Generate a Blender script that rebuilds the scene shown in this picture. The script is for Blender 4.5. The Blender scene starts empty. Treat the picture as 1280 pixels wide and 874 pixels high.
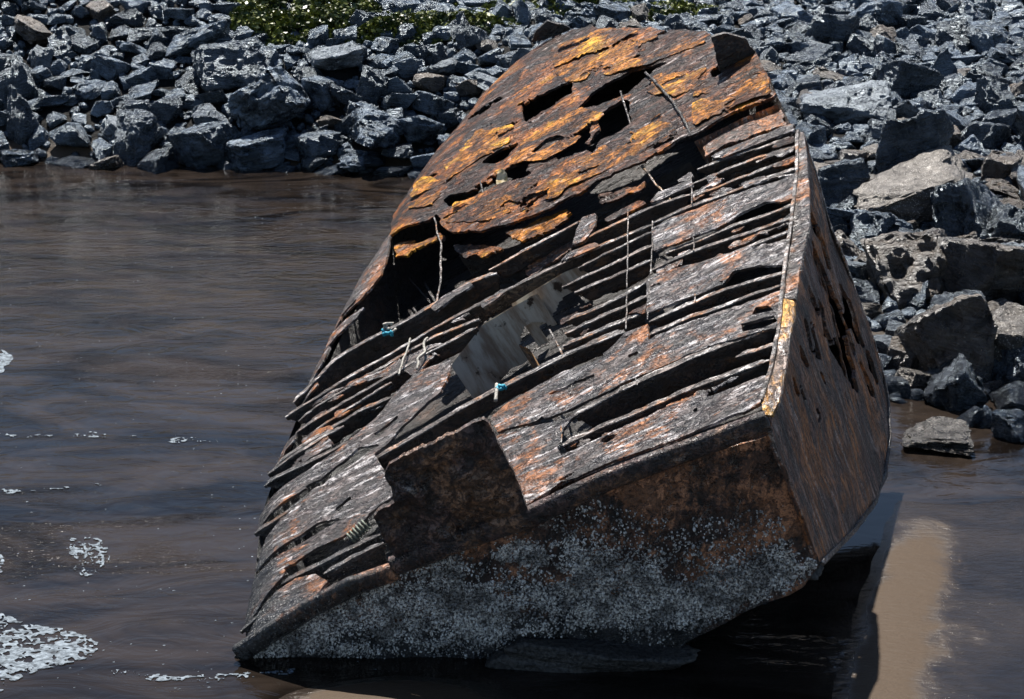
import bpy, bmesh, math, random
import numpy as np
import time as _time
_t0 = _time.time()
from mathutils import Matrix, Vector, Euler

random.seed(7)
rng = np.random.default_rng(7)
scene = bpy.context.scene
col = scene.collection

# ------------------------------------------------------------------ camera
CAM_H, PITCH, FOCAL = 7.7, math.radians(17.0), 60.0
cam_d = bpy.data.cameras.new('camera')
cam_d.sensor_width = 36.0
cam_d.lens = FOCAL
cam_d.clip_start = 0.1
cam_d.clip_end = 2000
cam = bpy.data.objects.new('camera', cam_d)
cam.location = (0, 0, CAM_H)
cam.rotation_euler = (math.radians(90) - PITCH, 0, 0)
col.objects.link(cam)
scene.camera = cam

# ------------------------------------------------------------------ sky and sun
SUN_EL, SUN_AZ = math.radians(63.0), math.radians(-15.0)     # azimuth measured from +Y towards +X
world = bpy.data.worlds.new('World')
scene.world = world
world.use_nodes = True
wn = world.node_tree
wn.nodes.clear()
sky = wn.nodes.new('ShaderNodeTexSky')
sky.sky_type = 'NISHITA'
sky.sun_disc = False
sky.sun_elevation = SUN_EL
sky.sun_rotation = SUN_AZ
sky.dust_density = 0.4
sky.ozone_density = 1.2
bg = wn.nodes.new('ShaderNodeBackground')
bg.inputs[1].default_value = 0.05
wo = wn.nodes.new('ShaderNodeOutputWorld')
wn.links.new(sky.outputs[0], bg.inputs[0])
wn.links.new(bg.outputs[0], wo.inputs[0])
sun_d = bpy.data.lights.new('sun', 'SUN')
sun_d.energy = 5.0
sun_d.angle = math.radians(0.5)
sun_d.color = (1.0, 0.95, 0.88)
sun = bpy.data.objects.new('sun', sun_d)
sun_dir = Vector((math.sin(SUN_AZ) * math.cos(SUN_EL), math.cos(SUN_AZ) * math.cos(SUN_EL), math.sin(SUN_EL)))
sun.rotation_euler = sun_dir.to_track_quat('Z', 'Y').to_euler()
sun.location = (0, 30, 40)
col.objects.link(sun)
scene.view_settings.view_transform = 'Standard'
scene.view_settings.look = 'None'
scene.view_settings.exposure = 1.0
scene.view_settings.gamma = 1.0
scene.view_settings.use_curve_mapping = False
scene.render.engine = 'CYCLES'
scene.cycles.use_denoising = True
scene.cycles.denoiser = 'OPENIMAGEDENOISE'
scene.cycles.denoising_input_passes = 'RGB_ALBEDO_NORMAL'
scene.cycles.denoising_prefilter = 'ACCURATE'
scene.cycles.sample_clamp_direct = 8.0
scene.cycles.max_bounces = 5
scene.cycles.use_adaptive_sampling = True
scene.cycles.adaptive_threshold = 0.02
scene.cycles.sample_clamp_indirect = 4.0

# ------------------------------------------------------------------ noise in numpy
def _h(ix, iy, iz):
    h = (ix.astype(np.int64) * 374761393 + iy.astype(np.int64) * 668265263 + iz.astype(np.int64) * 2147483647) & 0xffffffff
    h = ((h ^ (h >> 13)) * 1274126177) & 0xffffffff
    h = ((h ^ (h >> 16)) * 2246822519) & 0xffffffff
    return ((h ^ (h >> 15)) & 0xffffff) / float(0xffffff)

def vnoise(p):
    p = np.asarray(p, float)
    f = np.floor(p).astype(np.int64)
    w = p - f
    w = w * w * (3 - 2 * w)
    o = 0
    for dx in (0, 1):
        for dy in (0, 1):
            for dz in (0, 1):
                k = (w[..., 0] if dx else 1 - w[..., 0]) * (w[..., 1] if dy else 1 - w[..., 1]) * (w[..., 2] if dz else 1 - w[..., 2])
                o = o + k * _h(f[..., 0] + dx, f[..., 1] + dy, f[..., 2] + dz)
    return o

def fbm(p, octv=4, rough=0.5):
    p = np.asarray(p, float)
    a, s, t = 1.0, 0.0, 0.0
    for i in range(octv):
        s = s + a * vnoise(p * (2 ** i) + 17.3 * i)
        t += a
        a *= rough
    return s / t            # 0..1

def fbm2(x, y, seed=0.0, octv=4, rough=0.5):
    return fbm(np.stack([x, y, np.full_like(x, seed)], -1), octv, rough)

# ------------------------------------------------------------------ sight lines (photo frame 1280 x 874) used to set things out on real planes
FP = FOCAL / 36.0 * 1280.0
C0 = np.array([0, 0, CAM_H])
RX = np.array([1.0, 0, 0])
FW = np.array([0, math.cos(PITCH), -math.sin(PITCH)])
UPV = np.array([0, math.sin(PITCH), math.cos(PITCH)])

def ray(px, py):
    px = np.asarray(px, float); py = np.asarray(py, float)
    return RX * ((px - 640) / FP)[..., None] + FW + UPV * ((437 - py) / FP)[..., None]

def project(P):
    d = np.asarray(P, float) - C0
    z = d @ FW
    return 640 + FP * (d @ RX) / z, 437 - FP * (d @ UPV) / z

class Plane:
    def __init__(self, p, n):
        self.p = np.asarray(p, float); self.n = np.asarray(n, float) / np.linalg.norm(n)
    def at(self, px, py, lift=0.0):
        d = ray(px, py)
        t = ((self.p - C0) @ self.n) / (d @ self.n)
        lift = np.asarray(lift, float)
        return C0 + d * t[..., None] + self.n * (lift[..., None] if lift.ndim else lift)

def unit(v):
    v = np.asarray(v, float)
    return v / np.linalg.norm(v)

GROUND = Plane((0, 0, 0), (0, 0, 1))
def atY(px, py, Y):
    d = ray(px, py); return C0 + d * Y / d[1]
cA = atY(960, 520, 14.0)
cL = GROUND.at(290, 822)
cB = atY(1000, 165, 18.2)
cG = GROUND.at(840, 822)
_n = np.cross(cB - cA, cL - cA); _n *= np.sign(_n[2])
DECK = Plane(cA, _n)                              # the big slatted face
_n = np.cross(cL - cA, cG - cA); _n *= -np.sign(_n[1])
FRONT = Plane(cA, _n)                             # overhanging barnacled face
cE = FRONT.at(1025, 702)
_n = np.cross(cB - cA, cE - cA); _n *= np.sign(_n[0])
SIDE = Plane(cA, _n)                              # end face with the curved outline
E1 = unit(cA - cL)                                # along the strakes
E1 = unit(E1 - DECK.n * (E1 @ DECK.n))
E2 = np.cross(DECK.n, E1)                         # up the slope

# ------------------------------------------------------------------ node helpers
def newmat(name):
    m = bpy.data.materials.new(name)
    m.use_nodes = True
    nt = m.node_tree
    nt.nodes.clear()
    return m, nt

class N:
    """small wrapper to write node trees in a line or two"""
    def __init__(self, nt):
        self.nt = nt
    def node(self, typ, ins=None, **props):
        n = self.nt.nodes.new(typ)
        for k, v in props.items():
            setattr(n, k, v)
        for k, v in (ins or {}).items():
            s = n.inputs[k]
            if isinstance(v, bpy.types.NodeSocket):
                self.nt.links.new(v, s)
            else:
                s.default_value = v
        return n
    def coord(self):
        return self.node('ShaderNodeTexCoord').outputs['Object']
    def mapping(self, v, scale=(1, 1, 1), rot=(0, 0, 0), loc=(0, 0, 0)):
        return self.node('ShaderNodeMapping', {'Vector': v, 'Scale': scale, 'Rotation': rot, 'Location': loc}).outputs[0]
    def noise(self, v, scale, detail=5, rough=0.55, dist=0.0):
        return self.node('ShaderNodeTexNoise', {'Vector': v, 'Scale': scale, 'Detail': detail, 'Roughness': rough, 'Distortion': dist}).outputs['Fac']
    def vor(self, v, scale, feature='F1', rnd=1.0):
        n = self.node('ShaderNodeTexVoronoi', feature=feature)
        self.nt.links.new(v, n.inputs['Vector'])
        n.inputs['Scale'].default_value = scale
        n.inputs['Randomness'].default_value = rnd
        return n
    def ramp(self, f, lo, hi, a=0.0, b=1.0):
        n = self.node('ShaderNodeMapRange', {'Value': f, 'From Min': lo, 'From Max': hi, 'To Min': a, 'To Max': b}, interpolation_type='SMOOTHSTEP')
        return n.outputs[0]
    def math(self, op, a, b=0.0):
        return self.node('ShaderNodeMath', {0: a, 1: b}, operation=op).outputs[0]
    def mix(self, f, a, b):
        n = self.node('ShaderNodeMix', data_type='RGBA')
        for idx, v in ((0, f), (6, a), (7, b)):
            s = n.inputs[idx]
            if isinstance(v, bpy.types.NodeSocket):
                self.nt.links.new(v, s)
            elif idx == 0:
                s.default_value = v
            else:
                s.default_value = (v[0], v[1], v[2], 1)
        return n.outputs[2]
    def scalecol(self, c, f):
        return self.node('ShaderNodeVectorMath', {0: c, 3: f}, operation='SCALE').outputs[0]
    def bump(self, h, strength, dist, normal=None):
        ins = {'Height': h, 'Strength': strength, 'Distance': dist}
        if normal is not None:
            ins['Normal'] = normal
        return self.node('ShaderNodeBump', ins).outputs[0]
    def out(self, colr, rough, normal=None, spec=0.5, metallic=0.0, ior=1.5, **kw):
        ins = {'Base Color': colr, 'Roughness': rough, 'Specular IOR Level': spec, 'Metallic': metallic, 'IOR': ior}
        if not isinstance(colr, bpy.types.NodeSocket):
            ins['Base Color'] = (colr[0], colr[1], colr[2], 1)
        if normal is not None:
            ins['Normal'] = normal
        ins.update(kw)
        b = self.node('ShaderNodeBsdfPrincipled', ins)
        o = self.node('ShaderNodeOutputMaterial', {'Surface': b.outputs[0]})
        return b

def frame_euler(x, y, z):
    """rotation that carries object coordinates into the frame (x, y, z)"""
    return Matrix((tuple(x), tuple(y), tuple(z))).to_euler()

DECK_ROT = frame_euler(E1, E2, DECK.n)
_sd = unit(SIDE.at(1068, 488) - SIDE.at(1010, 300))
SIDE_ROT = frame_euler(_sd, np.cross(SIDE.n, _sd), SIDE.n)
_fd = np.array([1.0, 0, 0])
FRONT_ROT = frame_euler(_fd, np.cross(FRONT.n, _fd), FRONT.n)

def rust(name, rot, dark, mid, orange, pale, o_at=0.55, p_at=0.6, streak=(0.8, 3.0, 3.0), tide=0.9, gold=None, gloss=(0.26, 0.66), flake=1.0, seed=0.0, spec=0.9):
    m, nt = newmat(name)
    g = N(nt)
    oc = g.coord()
    co = g.mapping(oc, rot=rot, loc=(seed, seed * 0.7, 0))
    st = g.mapping(co, scale=streak)
    f1 = g.noise(st, 2.6, 6, 0.68, 0.4)
    f2 = g.noise(co, 1.3, 4, 0.6, 0.6)
    f3 = g.noise(g.mapping(co, scale=(streak[0] * 0.7, streak[1] * 1.35, streak[2] * 1.35), loc=(9, 3, 5)), 3.2, 6, 0.74, 0.5)
    f4 = g.noise(co, 60, 3, 0.65)
    f5 = g.noise(g.mapping(st, loc=(3, 7, 1)), 7.0, 5, 0.72)
    fl = g.ramp(g.noise(g.mapping(co, scale=(streak[0] ** 0.5, streak[1] ** 0.5, streak[2] ** 0.5), loc=(1, 5, 2)), 4.2, 6, 0.7, 0.8), 0.475, 0.525)
    c = g.mix(g.ramp(f1, 0.38, 0.60), dark, mid)
    om = g.math('ADD', g.math('MULTIPLY', f2, 0.7), g.math('MULTIPLY', f5, 0.3))
    c = g.mix(g.ramp(om, o_at - 0.04, o_at + 0.04), c, orange)
    if gold:
        c = g.mix(g.math('MULTIPLY', g.ramp(om, o_at + 0.03, o_at + 0.10), g.ramp(f1, 0.42, 0.56)), c, gold)
    c = g.mix(g.math('MULTIPLY', g.ramp(f3, p_at - 0.02, p_at + 0.06), 0.9), c, pale)  # pale worn streaks, lightened to carry the plates' white sun glints
    c = g.mix(g.math('MULTIPLY', g.ramp(f5, 0.40, 0.30), 0.85), c, (0.012, 0.008, 0.006))
    pit = g.ramp(g.noise(co, 19, 4, 0.72), 0.38, 0.50, 0.4, 1.0)
    c = g.scalecol(c, g.math('MULTIPLY', g.math('MULTIPLY', pit, g.ramp(fl, 0.0, 1.0, 0.5, 1.1)), g.ramp(f4, 0.25, 0.75, 0.6, 1.4)))
    # tide zone: black weed film with barnacle spat
    z = g.node('ShaderNodeSeparateXYZ', {0: oc}).outputs[2]
    zt = g.math('ADD', z, g.math('MULTIPLY', g.math('SUBTRACT', f2, 0.5), 1.5))
    tm = g.ramp(zt, tide + 0.35, tide - 0.35)
    vb = g.vor(oc, 34).outputs['Distance']
    dens = g.noise(oc, 2.2, 3, 0.6)
    spat = g.math('MULTIPLY', g.ramp(vb, 0.30, 0.18), g.ramp(dens, 0.42, 0.58))
    wet = g.mix(g.ramp(f1, 0.4, 0.65), (0.016, 0.017, 0.018), (0.06, 0.062, 0.066))
    wet = g.mix(spat, wet, (0.42, 0.42, 0.41))
    c = g.mix(tm, c, wet)
    rg = g.math('ADD', g.ramp(f3, 0.38, 0.60, gloss[1], gloss[0]), g.math('MULTIPLY', g.math('SUBTRACT', f4, 0.5), 0.3))
    rg = g.math('SUBTRACT', rg, g.math('MULTIPLY', tm, 0.16))
    h = g.math('ADD', g.math('MULTIPLY', f1, 0.8), g.math('ADD', g.math('MULTIPLY', fl, 0.35), g.math('MULTIPLY', pit, 0.25)))
    nrm = g.bump(h, 1.0, 0.05 * flake)
    nrm = g.bump(g.math('ADD', f4, g.math('MULTIPLY', g.math('MULTIPLY', spat, tm), 1.5)), 0.6, 0.008, nrm)
    g.out(c, rg, nrm, spec=spec)
    return m

M = {}
M['rust_upper'] = rust('rust_upper', DECK_ROT, (0.010, 0.005, 0.004), (0.075, 0.025, 0.010), (0.34, 0.10, 0.010), (0.50, 0.43, 0.40), 0.53, 0.58, gold=(0.62, 0.27, 0.014), flake=1.3, spec=0.45, gloss=(0.28, 0.7))
M['rust_scale'] = rust('rust_scale', DECK_ROT, (0.014, 0.006, 0.004), (0.11, 0.035, 0.010), (0.46, 0.16, 0.012), (0.50, 0.42, 0.36), 0.48, 0.61, gold=(0.74, 0.36, 0.018), flake=1.3, seed=1.7, spec=0.4, gloss=(0.3, 0.75))
M['rust_grey'] = rust('rust_grey', DECK_ROT, (0.020, 0.015, 0.014), (0.10, 0.074, 0.066), (0.34, 0.115, 0.022), (0.62, 0.59, 0.59), 0.535, 0.54, tide=0.5, gloss=(0.18, 0.5), seed=2.0)
M['rust_web'] = rust('rust_web', DECK_ROT, (0.018, 0.011, 0.009), (0.05, 0.03, 0.022), (0.12, 0.055, 0.02), (0.2, 0.18, 0.16), 0.58, 0.66, streak=(1.2, 2.0, 2.0), seed=4.0)  # darker rust: the shade on the bars' upright faces is in the colour
M['rust_flange'] = rust('rust_flange', DECK_ROT, (0.05, 0.036, 0.03), (0.22, 0.175, 0.155), (0.34, 0.14, 0.04), (0.62, 0.59, 0.57), 0.55, 0.51, seed=5.0)  # paler rust: sunlight along the bar tops is put into the colour
M['rust_inner'] = rust('rust_inner', DECK_ROT, (0.008, 0.006, 0.005), (0.02, 0.013, 0.011), (0.05, 0.024, 0.012), (0.05, 0.045, 0.04), 0.6, 0.68, seed=6.0)  # near-black rust: the gloom of the hold is put into the colour
M['rust_front'] = rust('rust_front', FRONT_ROT, (0.03, 0.022, 0.02), (0.10, 0.055, 0.042), (0.46, 0.22, 0.12), (0.34, 0.30, 0.27), 0.51, 0.62, streak=(2.5, 0.8, 2.0), tide=0.75, seed=1.0)
M['rust_side'] = rust('rust_side', SIDE_ROT, (0.04, 0.03, 0.028), (0.24, 0.12, 0.085), (0.50, 0.18, 0.05), (0.5, 0.43, 0.39), 0.505, 0.55, streak=(0.28, 6.0, 4.0), tide=0.2, seed=3.0)
M['rust_flap'] = rust('rust_flap', FRONT_ROT, (0.03, 0.02, 0.018), (0.14, 0.085, 0.075), (0.28, 0.15, 0.085), (0.32, 0.27, 0.24), 0.54, 0.62, streak=(1.5, 1.1, 1.5), tide=-2, seed=8.0, flake=2.0)
M['rust_gold'] = rust('rust_gold', DECK_ROT, (0.10, 0.06, 0.04), (0.22, 0.15, 0.12), (0.55, 0.25, 0.03), (0.5, 0.45, 0.42), 0.50, 0.56, streak=(3, 0.8, 2), gold=(0.6, 0.33, 0.03), seed=3.3)

def painted(name):
    m, nt = newmat(name); g = N(nt)
    oc = g.coord(); co = g.mapping(oc, rot=DECK_ROT)
    f = g.noise(g.mapping(co, scale=(3, 0.5, 0.5)), 2.0, 6, 0.65)
    f2 = g.noise(co, 5, 6, 0.65)
    c = g.mix(g.ramp(f, 0.4, 0.62), (0.52, 0.49, 0.42), (0.25, 0.185, 0.13))
    c = g.mix(g.ramp(f2, 0.60, 0.68), c, (0.03, 0.018, 0.012))
    g.out(c, 0.6, g.bump(f2, 0.5, 0.02))
    return m
M['painted'] = painted('flaking_paint')

def simple(name, c, rough=0.6, c2=None, scale=20, bumpd=0.01, spec=0.5):
    m, nt = newmat(name); g = N(nt)
    oc = g.coord()
    f = g.noise(oc, scale, 6, 0.6)
    cc = g.mix(g.ramp(f, 0.35, 0.65), c, c2 or tuple(x * 0.55 for x in c))
    g.out(cc, rough, g.bump(f, 0.5, bumpd), spec=spec)
    return m
def barnacle_mat():
    m, nt = newmat('barnacle_shell'); g = N(nt)
    oc = g.coord()
    f = g.noise(oc, 38, 3, 0.6); p = g.noise(oc, 4.5, 5, 0.65)
    c = g.mix(g.ramp(f, 0.38, 0.62), (0.90, 0.87, 0.82), (0.10, 0.095, 0.09))
    c = g.scalecol(c, g.ramp(p, 0.38, 0.58, 0.38, 1.1))
    g.out(c, 0.3, g.bump(f, 0.5, 0.006), spec=0.7)
    return m
M['barnacle'] = barnacle_mat()
M['crust'] = simple('crust', (0.07, 0.067, 0.064), 0.5, (0.012, 0.012, 0.012), 30, 0.08)
M['rope_blue'] = simple('rope_turquoise', (0.03, 0.42, 0.55), 0.6, (0.02, 0.25, 0.38), 60)
M['rope_pale'] = simple('rope_pale', (0.48, 0.46, 0.42), 0.7, (0.2, 0.19, 0.16), 50)
M['rope_green'] = simple('rope_green', (0.22, 0.25, 0.2), 0.7, (0.06, 0.07, 0.055), 40)
M['cloth'] = simple('cloth_cream', (0.72, 0.62, 0.42), 0.8, (0.5, 0.36, 0.15), 12)

# ------------------------------------------------------------------ mesh helpers
def link(name, me, mat=None, parent=None):
    o = bpy.data.objects.new(name, me)
    if mat is not None:
        me.materials.append(mat)
    col.objects.link(o)
    if parent is not None:
        o.parent = parent
    return o

def mesh_from(name, V, F, smooth=None):
    me = bpy.data.meshes.new(name)
    me.from_pydata([tuple(v) for v in V], [], F)
    if smooth is not None:
        me.polygons.foreach_set('use_smooth', np.asarray(smooth, bool))
    me.update()
    return me

def tag(o, label=None, cat=None, group=None, kind=None):
    if label: o['label'] = label
    if cat: o['category'] = cat
    if group: o['group'] = group
    if kind: o['kind'] = kind
    return o

def sdf(poly, X, Y):
    """signed distance to a closed polygon, positive inside"""
    P = np.asarray(poly, float)
    d = np.full(X.shape, 1e9)
    ins = np.zeros(X.shape, bool)
    for i in range(len(P)):
        a, b = P[i], P[(i + 1) % len(P)]
        e = b - a
        wx, wy = X - a[0], Y - a[1]
        t = np.clip((wx * e[0] + wy * e[1]) / max(e @ e, 1e-9), 0, 1)
        d = np.minimum(d, np.hypot(wx - e[0] * t, wy - e[1] * t))
        c = ((a[1] > Y) != (b[1] > Y))
        with np.errstate(divide='ignore', invalid='ignore'):
            xi = e[0] * (Y - a[1]) / (e[1] if e[1] != 0 else 1e-9) + a[0]
        ins ^= c & (X < xi)
    return np.where(ins, d, -d)

def march(F):
    """marching squares on a node grid: list of polygons of (kind, i, j) and cut edges"""
    ny, nx = F.shape
    I = F > 0
    anyc = (I[:-1, :-1] | I[1:, :-1] | I[:-1, 1:] | I[1:, 1:])
    return np.argwhere(anyc), I

def sheet(name, poly, surf, mat, parent, step=3.0, thick=0.03, lift=0.0, ragged=2.0, rfreq=0.06, along=(1.0, -0.45), holes=(), pin=0.0, pin_at=0.72, relief=0.02, relief_freq=1.2, seed=0.0, bend=None, extra=None, split=True):
    """a plate cut to an outline with wasted edges and rust-through holes, with thickness"""
    P = np.asarray(poly, float)
    x0, y0 = P.min(0) - 3 * step - ragged * 1.5
    x1, y1 = P.max(0) + 3 * step + ragged * 1.5
    xs = np.arange(x0, x1 + step, step); ys = np.arange(y0, y1 + step, step)
    X, Y = np.meshgrid(xs, ys)
    a = unit(along)
    U = X * a[0] + Y * a[1]; W = -X * a[1] + Y * a[0]
    F = sdf(P, X, Y)
    F = F + ragged * 2.4 * (fbm2(U * rfreq * 0.45, W * rfreq * 2.0, seed + 3.1, 4, 0.6) - 0.55)
    for k, h in enumerate(holes):
        hh = -sdf(h, X, Y) + ragged * 2.0 * (fbm2(U * rfreq * 0.6, W * rfreq * 2, seed + 40 + k, 4, 0.6) - 0.5)
        F = np.minimum(F, hh)
    if pin > 0:
        q = fbm2(U * 0.022, W * 0.11, seed + 77.0, 5, 0.55)
        F = np.minimum(F, (pin_at - q) * 60.0 * pin)
    if extra is not None:
        F = np.minimum(F, extra(X, Y))
    F[0, :] = F[-1, :] = -1; F[:, 0] = F[:, -1] = -1
    F = np.where(np.abs(F) < 1e-4, -1e-4, F)
    cells, I = march(F)
    if len(cells) == 0:
        return None
    idx = {}
    PX, PY = [], []
    def vid(key, px, py):
        if key not in idx:
            idx[key] = len(PX); PX.append(px); PY.append(py)
        return idx[key]
    polys, cuts = [], []
    for j, i in cells:
        cs = ((j, i), (j, i + 1), (j + 1, i + 1), (j + 1, i))
        loop, flag = [], []
        for k in range(4):
            A, B = cs[k], cs[(k + 1) % 4]
            fa, fb = F[A], F[B]
            if fa > 0:
                loop.append(vid(A, xs[A[1]], ys[A[0]])); flag.append(0)
            if (fa > 0) != (fb > 0):
                t = fa / (fa - fb)
                t = min(max(t, 0.04), 0.96)
                key = ('e', min(A, B), max(A, B))
                loop.append(vid(key, xs[A[1]] + (xs[B[1]] - xs[A[1]]) * t, ys[A[0]] + (ys[B[0]] - ys[A[0]]) * t)); flag.append(1)
        if len(loop) < 3:
            continue
        loop.reverse(); flag.reverse()
        polys.append(loop)
        n = len(loop)
        for k in range(n):
            if flag[k] and flag[(k + 1) % n]:
                cuts.append((loop[k], loop[(k + 1) % n]))
    PX = np.array(PX); PY = np.array(PY)
    base = surf.at(PX, PY)
    rl = relief * 2 * (fbm(base * relief_freq + seed, 4, 0.55) - 0.5)
    lf = lift + rl
    if bend is not None:
        lf = lf + bend(PX, PY)
    top = base + surf.n * lf[:, None]
    bot = top - surf.n * (thick * (0.7 + 0.6 * fbm(base * 6 + seed, 2)))[:, None]
    # loose pieces become objects of their own; crumbs fall off
    n = len(PX)
    par = list(range(n))
    def find(v):
        while par[v] != v:
            par[v] = par[par[v]]; v = par[v]
        return v
    if split:
        for p in polys:
            r0 = find(p[0])
            for v in p[1:]:
                par[find(v)] = r0
    comp = {}
    for p in polys:
        comp.setdefault(find(p[0]) if split else 0, [[], []])[0].append(p)
    for c in cuts:
        comp[find(c[0]) if split else 0][1].append(c)
    first = None
    for ps, cs in sorted(comp.values(), key=lambda t: -len(t[0])):
        if first is not None and len(ps) < 14:
            continue
        used = sorted({v for p in ps for v in p}); rm = {v: k for k, v in enumerate(used)}; m = len(used)
        tp, bt_ = top[used], bot[used]
        V = np.concatenate([tp, bt_, tp, bt_])
        Fs = [tuple(rm[v] for v in p) for p in ps] + [tuple(m + rm[v] for v in reversed(p)) for p in ps]
        sm_ = [True] * len(Fs)
        for a_, b_ in cs:
            a_, b_ = rm[a_], rm[b_]
            Fs.append((2 * m + b_, 2 * m + a_, 3 * m + a_, 3 * m + b_)); sm_.append(False)
        o = link(name, mesh_from(name, V, Fs, sm_), mat, parent)
        first = first or o
    return first

def resample(P, ds):
    P = np.asarray(P, float)
    L = np.r_[0, np.cumsum(np.linalg.norm(np.diff(P, axis=0), axis=1))]
    n = max(2, int(L[-1] / ds) + 1)
    s = np.linspace(0, L[-1], n)
    return np.stack([np.interp(s, L, P[:, k]) for k in range(P.shape[1])], -1), s

def grid_tube(rings, close_ends=True):
    """rings: (n, m, 3) closed loops -> verts, faces"""
    n, m, _ = rings.shape
    V = rings.reshape(-1, 3)
    F = []
    for i in range(n - 1):
        for j in range(m):
            k = (j + 1) % m
            F.append((i * m + j, i * m + k, (i + 1) * m + k, (i + 1) * m + j))
    if close_ends:
        F.append(tuple(range(m - 1, -1, -1)))
        F.append(tuple((n - 1) * m + j for j in range(m)))
    return V, F

_wcount = [0]
def stiffener(pts, parent, depth=0.22, flange=0.05, lift=0.0, surf=None, mat='rust_web', fmat='rust_flange', name='stiffener', thick=0.014, ragged=1.0, gap=0.0):
    """an angle bar: wasted web standing into the hull, narrow flange along its top edge"""
    surf = surf or DECK
    _wcount[0] += 1
    sd = _wcount[0] * 3.7
    pp, _ = resample(pts, 4.0)
    base = surf.at(pp[:, 0], pp[:, 1])
    q, s = resample(base, 0.035)
    n = len(q)
    wob = (fbm(np.stack([s * 1.1, np.full(n, sd), np.zeros(n)], -1), 3) - 0.5) * 0.05
    q = q + surf.n * (lift + wob)[:, None] if np.ndim(wob) else q
    T = np.gradient(q, axis=0); T /= np.linalg.norm(T, axis=1)[:, None]
    S_ = np.cross(surf.n, T); S_ /= np.linalg.norm(S_, axis=1)[:, None]      # up-slope
    rag = ragged * 0.11 * (fbm(np.stack([s * 4.0, np.full(n, sd + 9), np.zeros(n)], -1), 4, 0.65) - 0.5)
    # taper at both ends
    endf = np.clip(np.minimum(s, s[-1] - s) / 0.12, 0.25, 1.0)
    dp = (depth + rag) * endf
    rows = 5
    rings = []
    for i in range(n):
        up, dn = [], []
        for k in range(rows + 1):
            d = dp[i] * k / rows
            off = 0.02 * (vnoise(np.array([s[i] * 5, d * 12, sd])) - 0.5)
            c = q[i] - surf.n[None, :][0] * d + S_[i] * off
            up.append(c + S_[i] * thick * 0.5)
            dn.append(c - S_[i] * thick * 0.5)
        rings.append(dn + up[::-1])
    V, F = grid_tube(np.array(rings))
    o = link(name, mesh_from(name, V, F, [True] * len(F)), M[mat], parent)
    if flange > 0:
        w = flange * (0.75 + 0.9 * (fbm(np.stack([s * 3.0, np.full(n, sd + 4), np.zeros(n)], -1), 4, 0.6) - 0.5)) * np.clip(np.minimum(s, s[-1] - s) / 0.08, 0.3, 1)
        e = 0.012 * (fbm(np.stack([s * 9, np.full(n, sd + 2), np.zeros(n)], -1), 3) - 0.5)
        t = 0.013
        top = q + surf.n * (0.004 + e)[:, None]
        rings = np.stack([top - S_ * 0.010, top + S_ * w[:, None] + surf.n * e[:, None], top + S_ * w[:, None] - surf.n * t, top - S_ * 0.012 - surf.n * t], 1)
        V, F = grid_tube(rings)
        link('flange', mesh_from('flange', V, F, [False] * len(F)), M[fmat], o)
    return o

def tube(name, P, r, mat, parent=None, m=6, wob=0.0, seed=0.0):
    """a rod or cord through 3-D points"""
    q, s = resample(np.asarray(P, float), max(r * 1.2, 0.01))
    n = len(q)
    if wob:
        q = q + wob * np.stack([fbm(np.stack([s * 8, np.full(n, seed + k * 7), np.zeros(n)], -1), 3) - 0.5 for k in range(3)], -1)
    T = np.gradient(q, axis=0); T /= np.linalg.norm(T, axis=1)[:, None] + 1e-12
    ref = np.array([0.31, 0.22, 0.93])
    A = np.cross(T, ref); A /= np.linalg.norm(A, axis=1)[:, None]
    B = np.cross(T, A)
    rr = r * (0.75 + 0.5 * fbm(np.stack([s * 14, np.full(n, seed + 5), np.zeros(n)], -1), 3))
    a = np.arange(m) * 2 * math.pi / m
    rings = q[:, None, :] + rr[:, None, None] * (np.cos(a)[None, :, None] * A[:, None, :] + np.sin(a)[None, :, None] * B[:, None, :])
    V, F = grid_tube(rings)
    return link(name, mesh_from(name, V, F, [True] * len(F)), mat, parent)

# ------------------------------------------------------------------ ground: sand flat, bank, unseen hill behind, raised to cut sky reflection on the water
SHX = np.array([-80, -14, -6, -1.5, 1.0, 3.0, 5.2, 7.2, 12, 80])
SHY = np.array([43, 41.0, 39.9, 39.0, 33.0, 27.0, 22.9, 22.6, 21.5, 18])
def shore(x):
    return np.interp(x, SHX, SHY)

def terrain(x, y):
    x = np.asarray(x, float); y = np.asarray(y, float)
    s = shore(x)
    d = (y - s) / (46.5 - s)
    k = np.clip(d, 0, 1)
    z = -0.06 + 3.35 * k ** 0.92
    z = z + np.clip(y - 46.5, 0, 60) * 0.38
    # flat in front of the shore: shallow sea bed, sand bars that stand just proud of the water
    flat = (d <= 0)
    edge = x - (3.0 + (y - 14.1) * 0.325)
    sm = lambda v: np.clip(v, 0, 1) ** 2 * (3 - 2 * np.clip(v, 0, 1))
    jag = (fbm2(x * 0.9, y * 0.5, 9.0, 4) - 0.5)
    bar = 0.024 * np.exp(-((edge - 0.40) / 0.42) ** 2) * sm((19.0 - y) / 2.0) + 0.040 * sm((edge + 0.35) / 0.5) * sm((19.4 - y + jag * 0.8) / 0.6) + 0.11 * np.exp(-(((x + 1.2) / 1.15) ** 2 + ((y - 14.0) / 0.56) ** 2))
    n1 = (fbm2(x * 1.3, y * 2.2, 3.0, 5, 0.6) - 0.5) * 0.02
    z = np.where(flat, -0.03 + bar + n1 - 0.12 * np.clip((-x - 1.0) / 6, 0, 1), z + (fbm2(x * 0.6, y * 0.6, 5.0, 4) - 0.5) * 0.5 * np.clip(d * 6, 0, 1))
    return z

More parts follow.
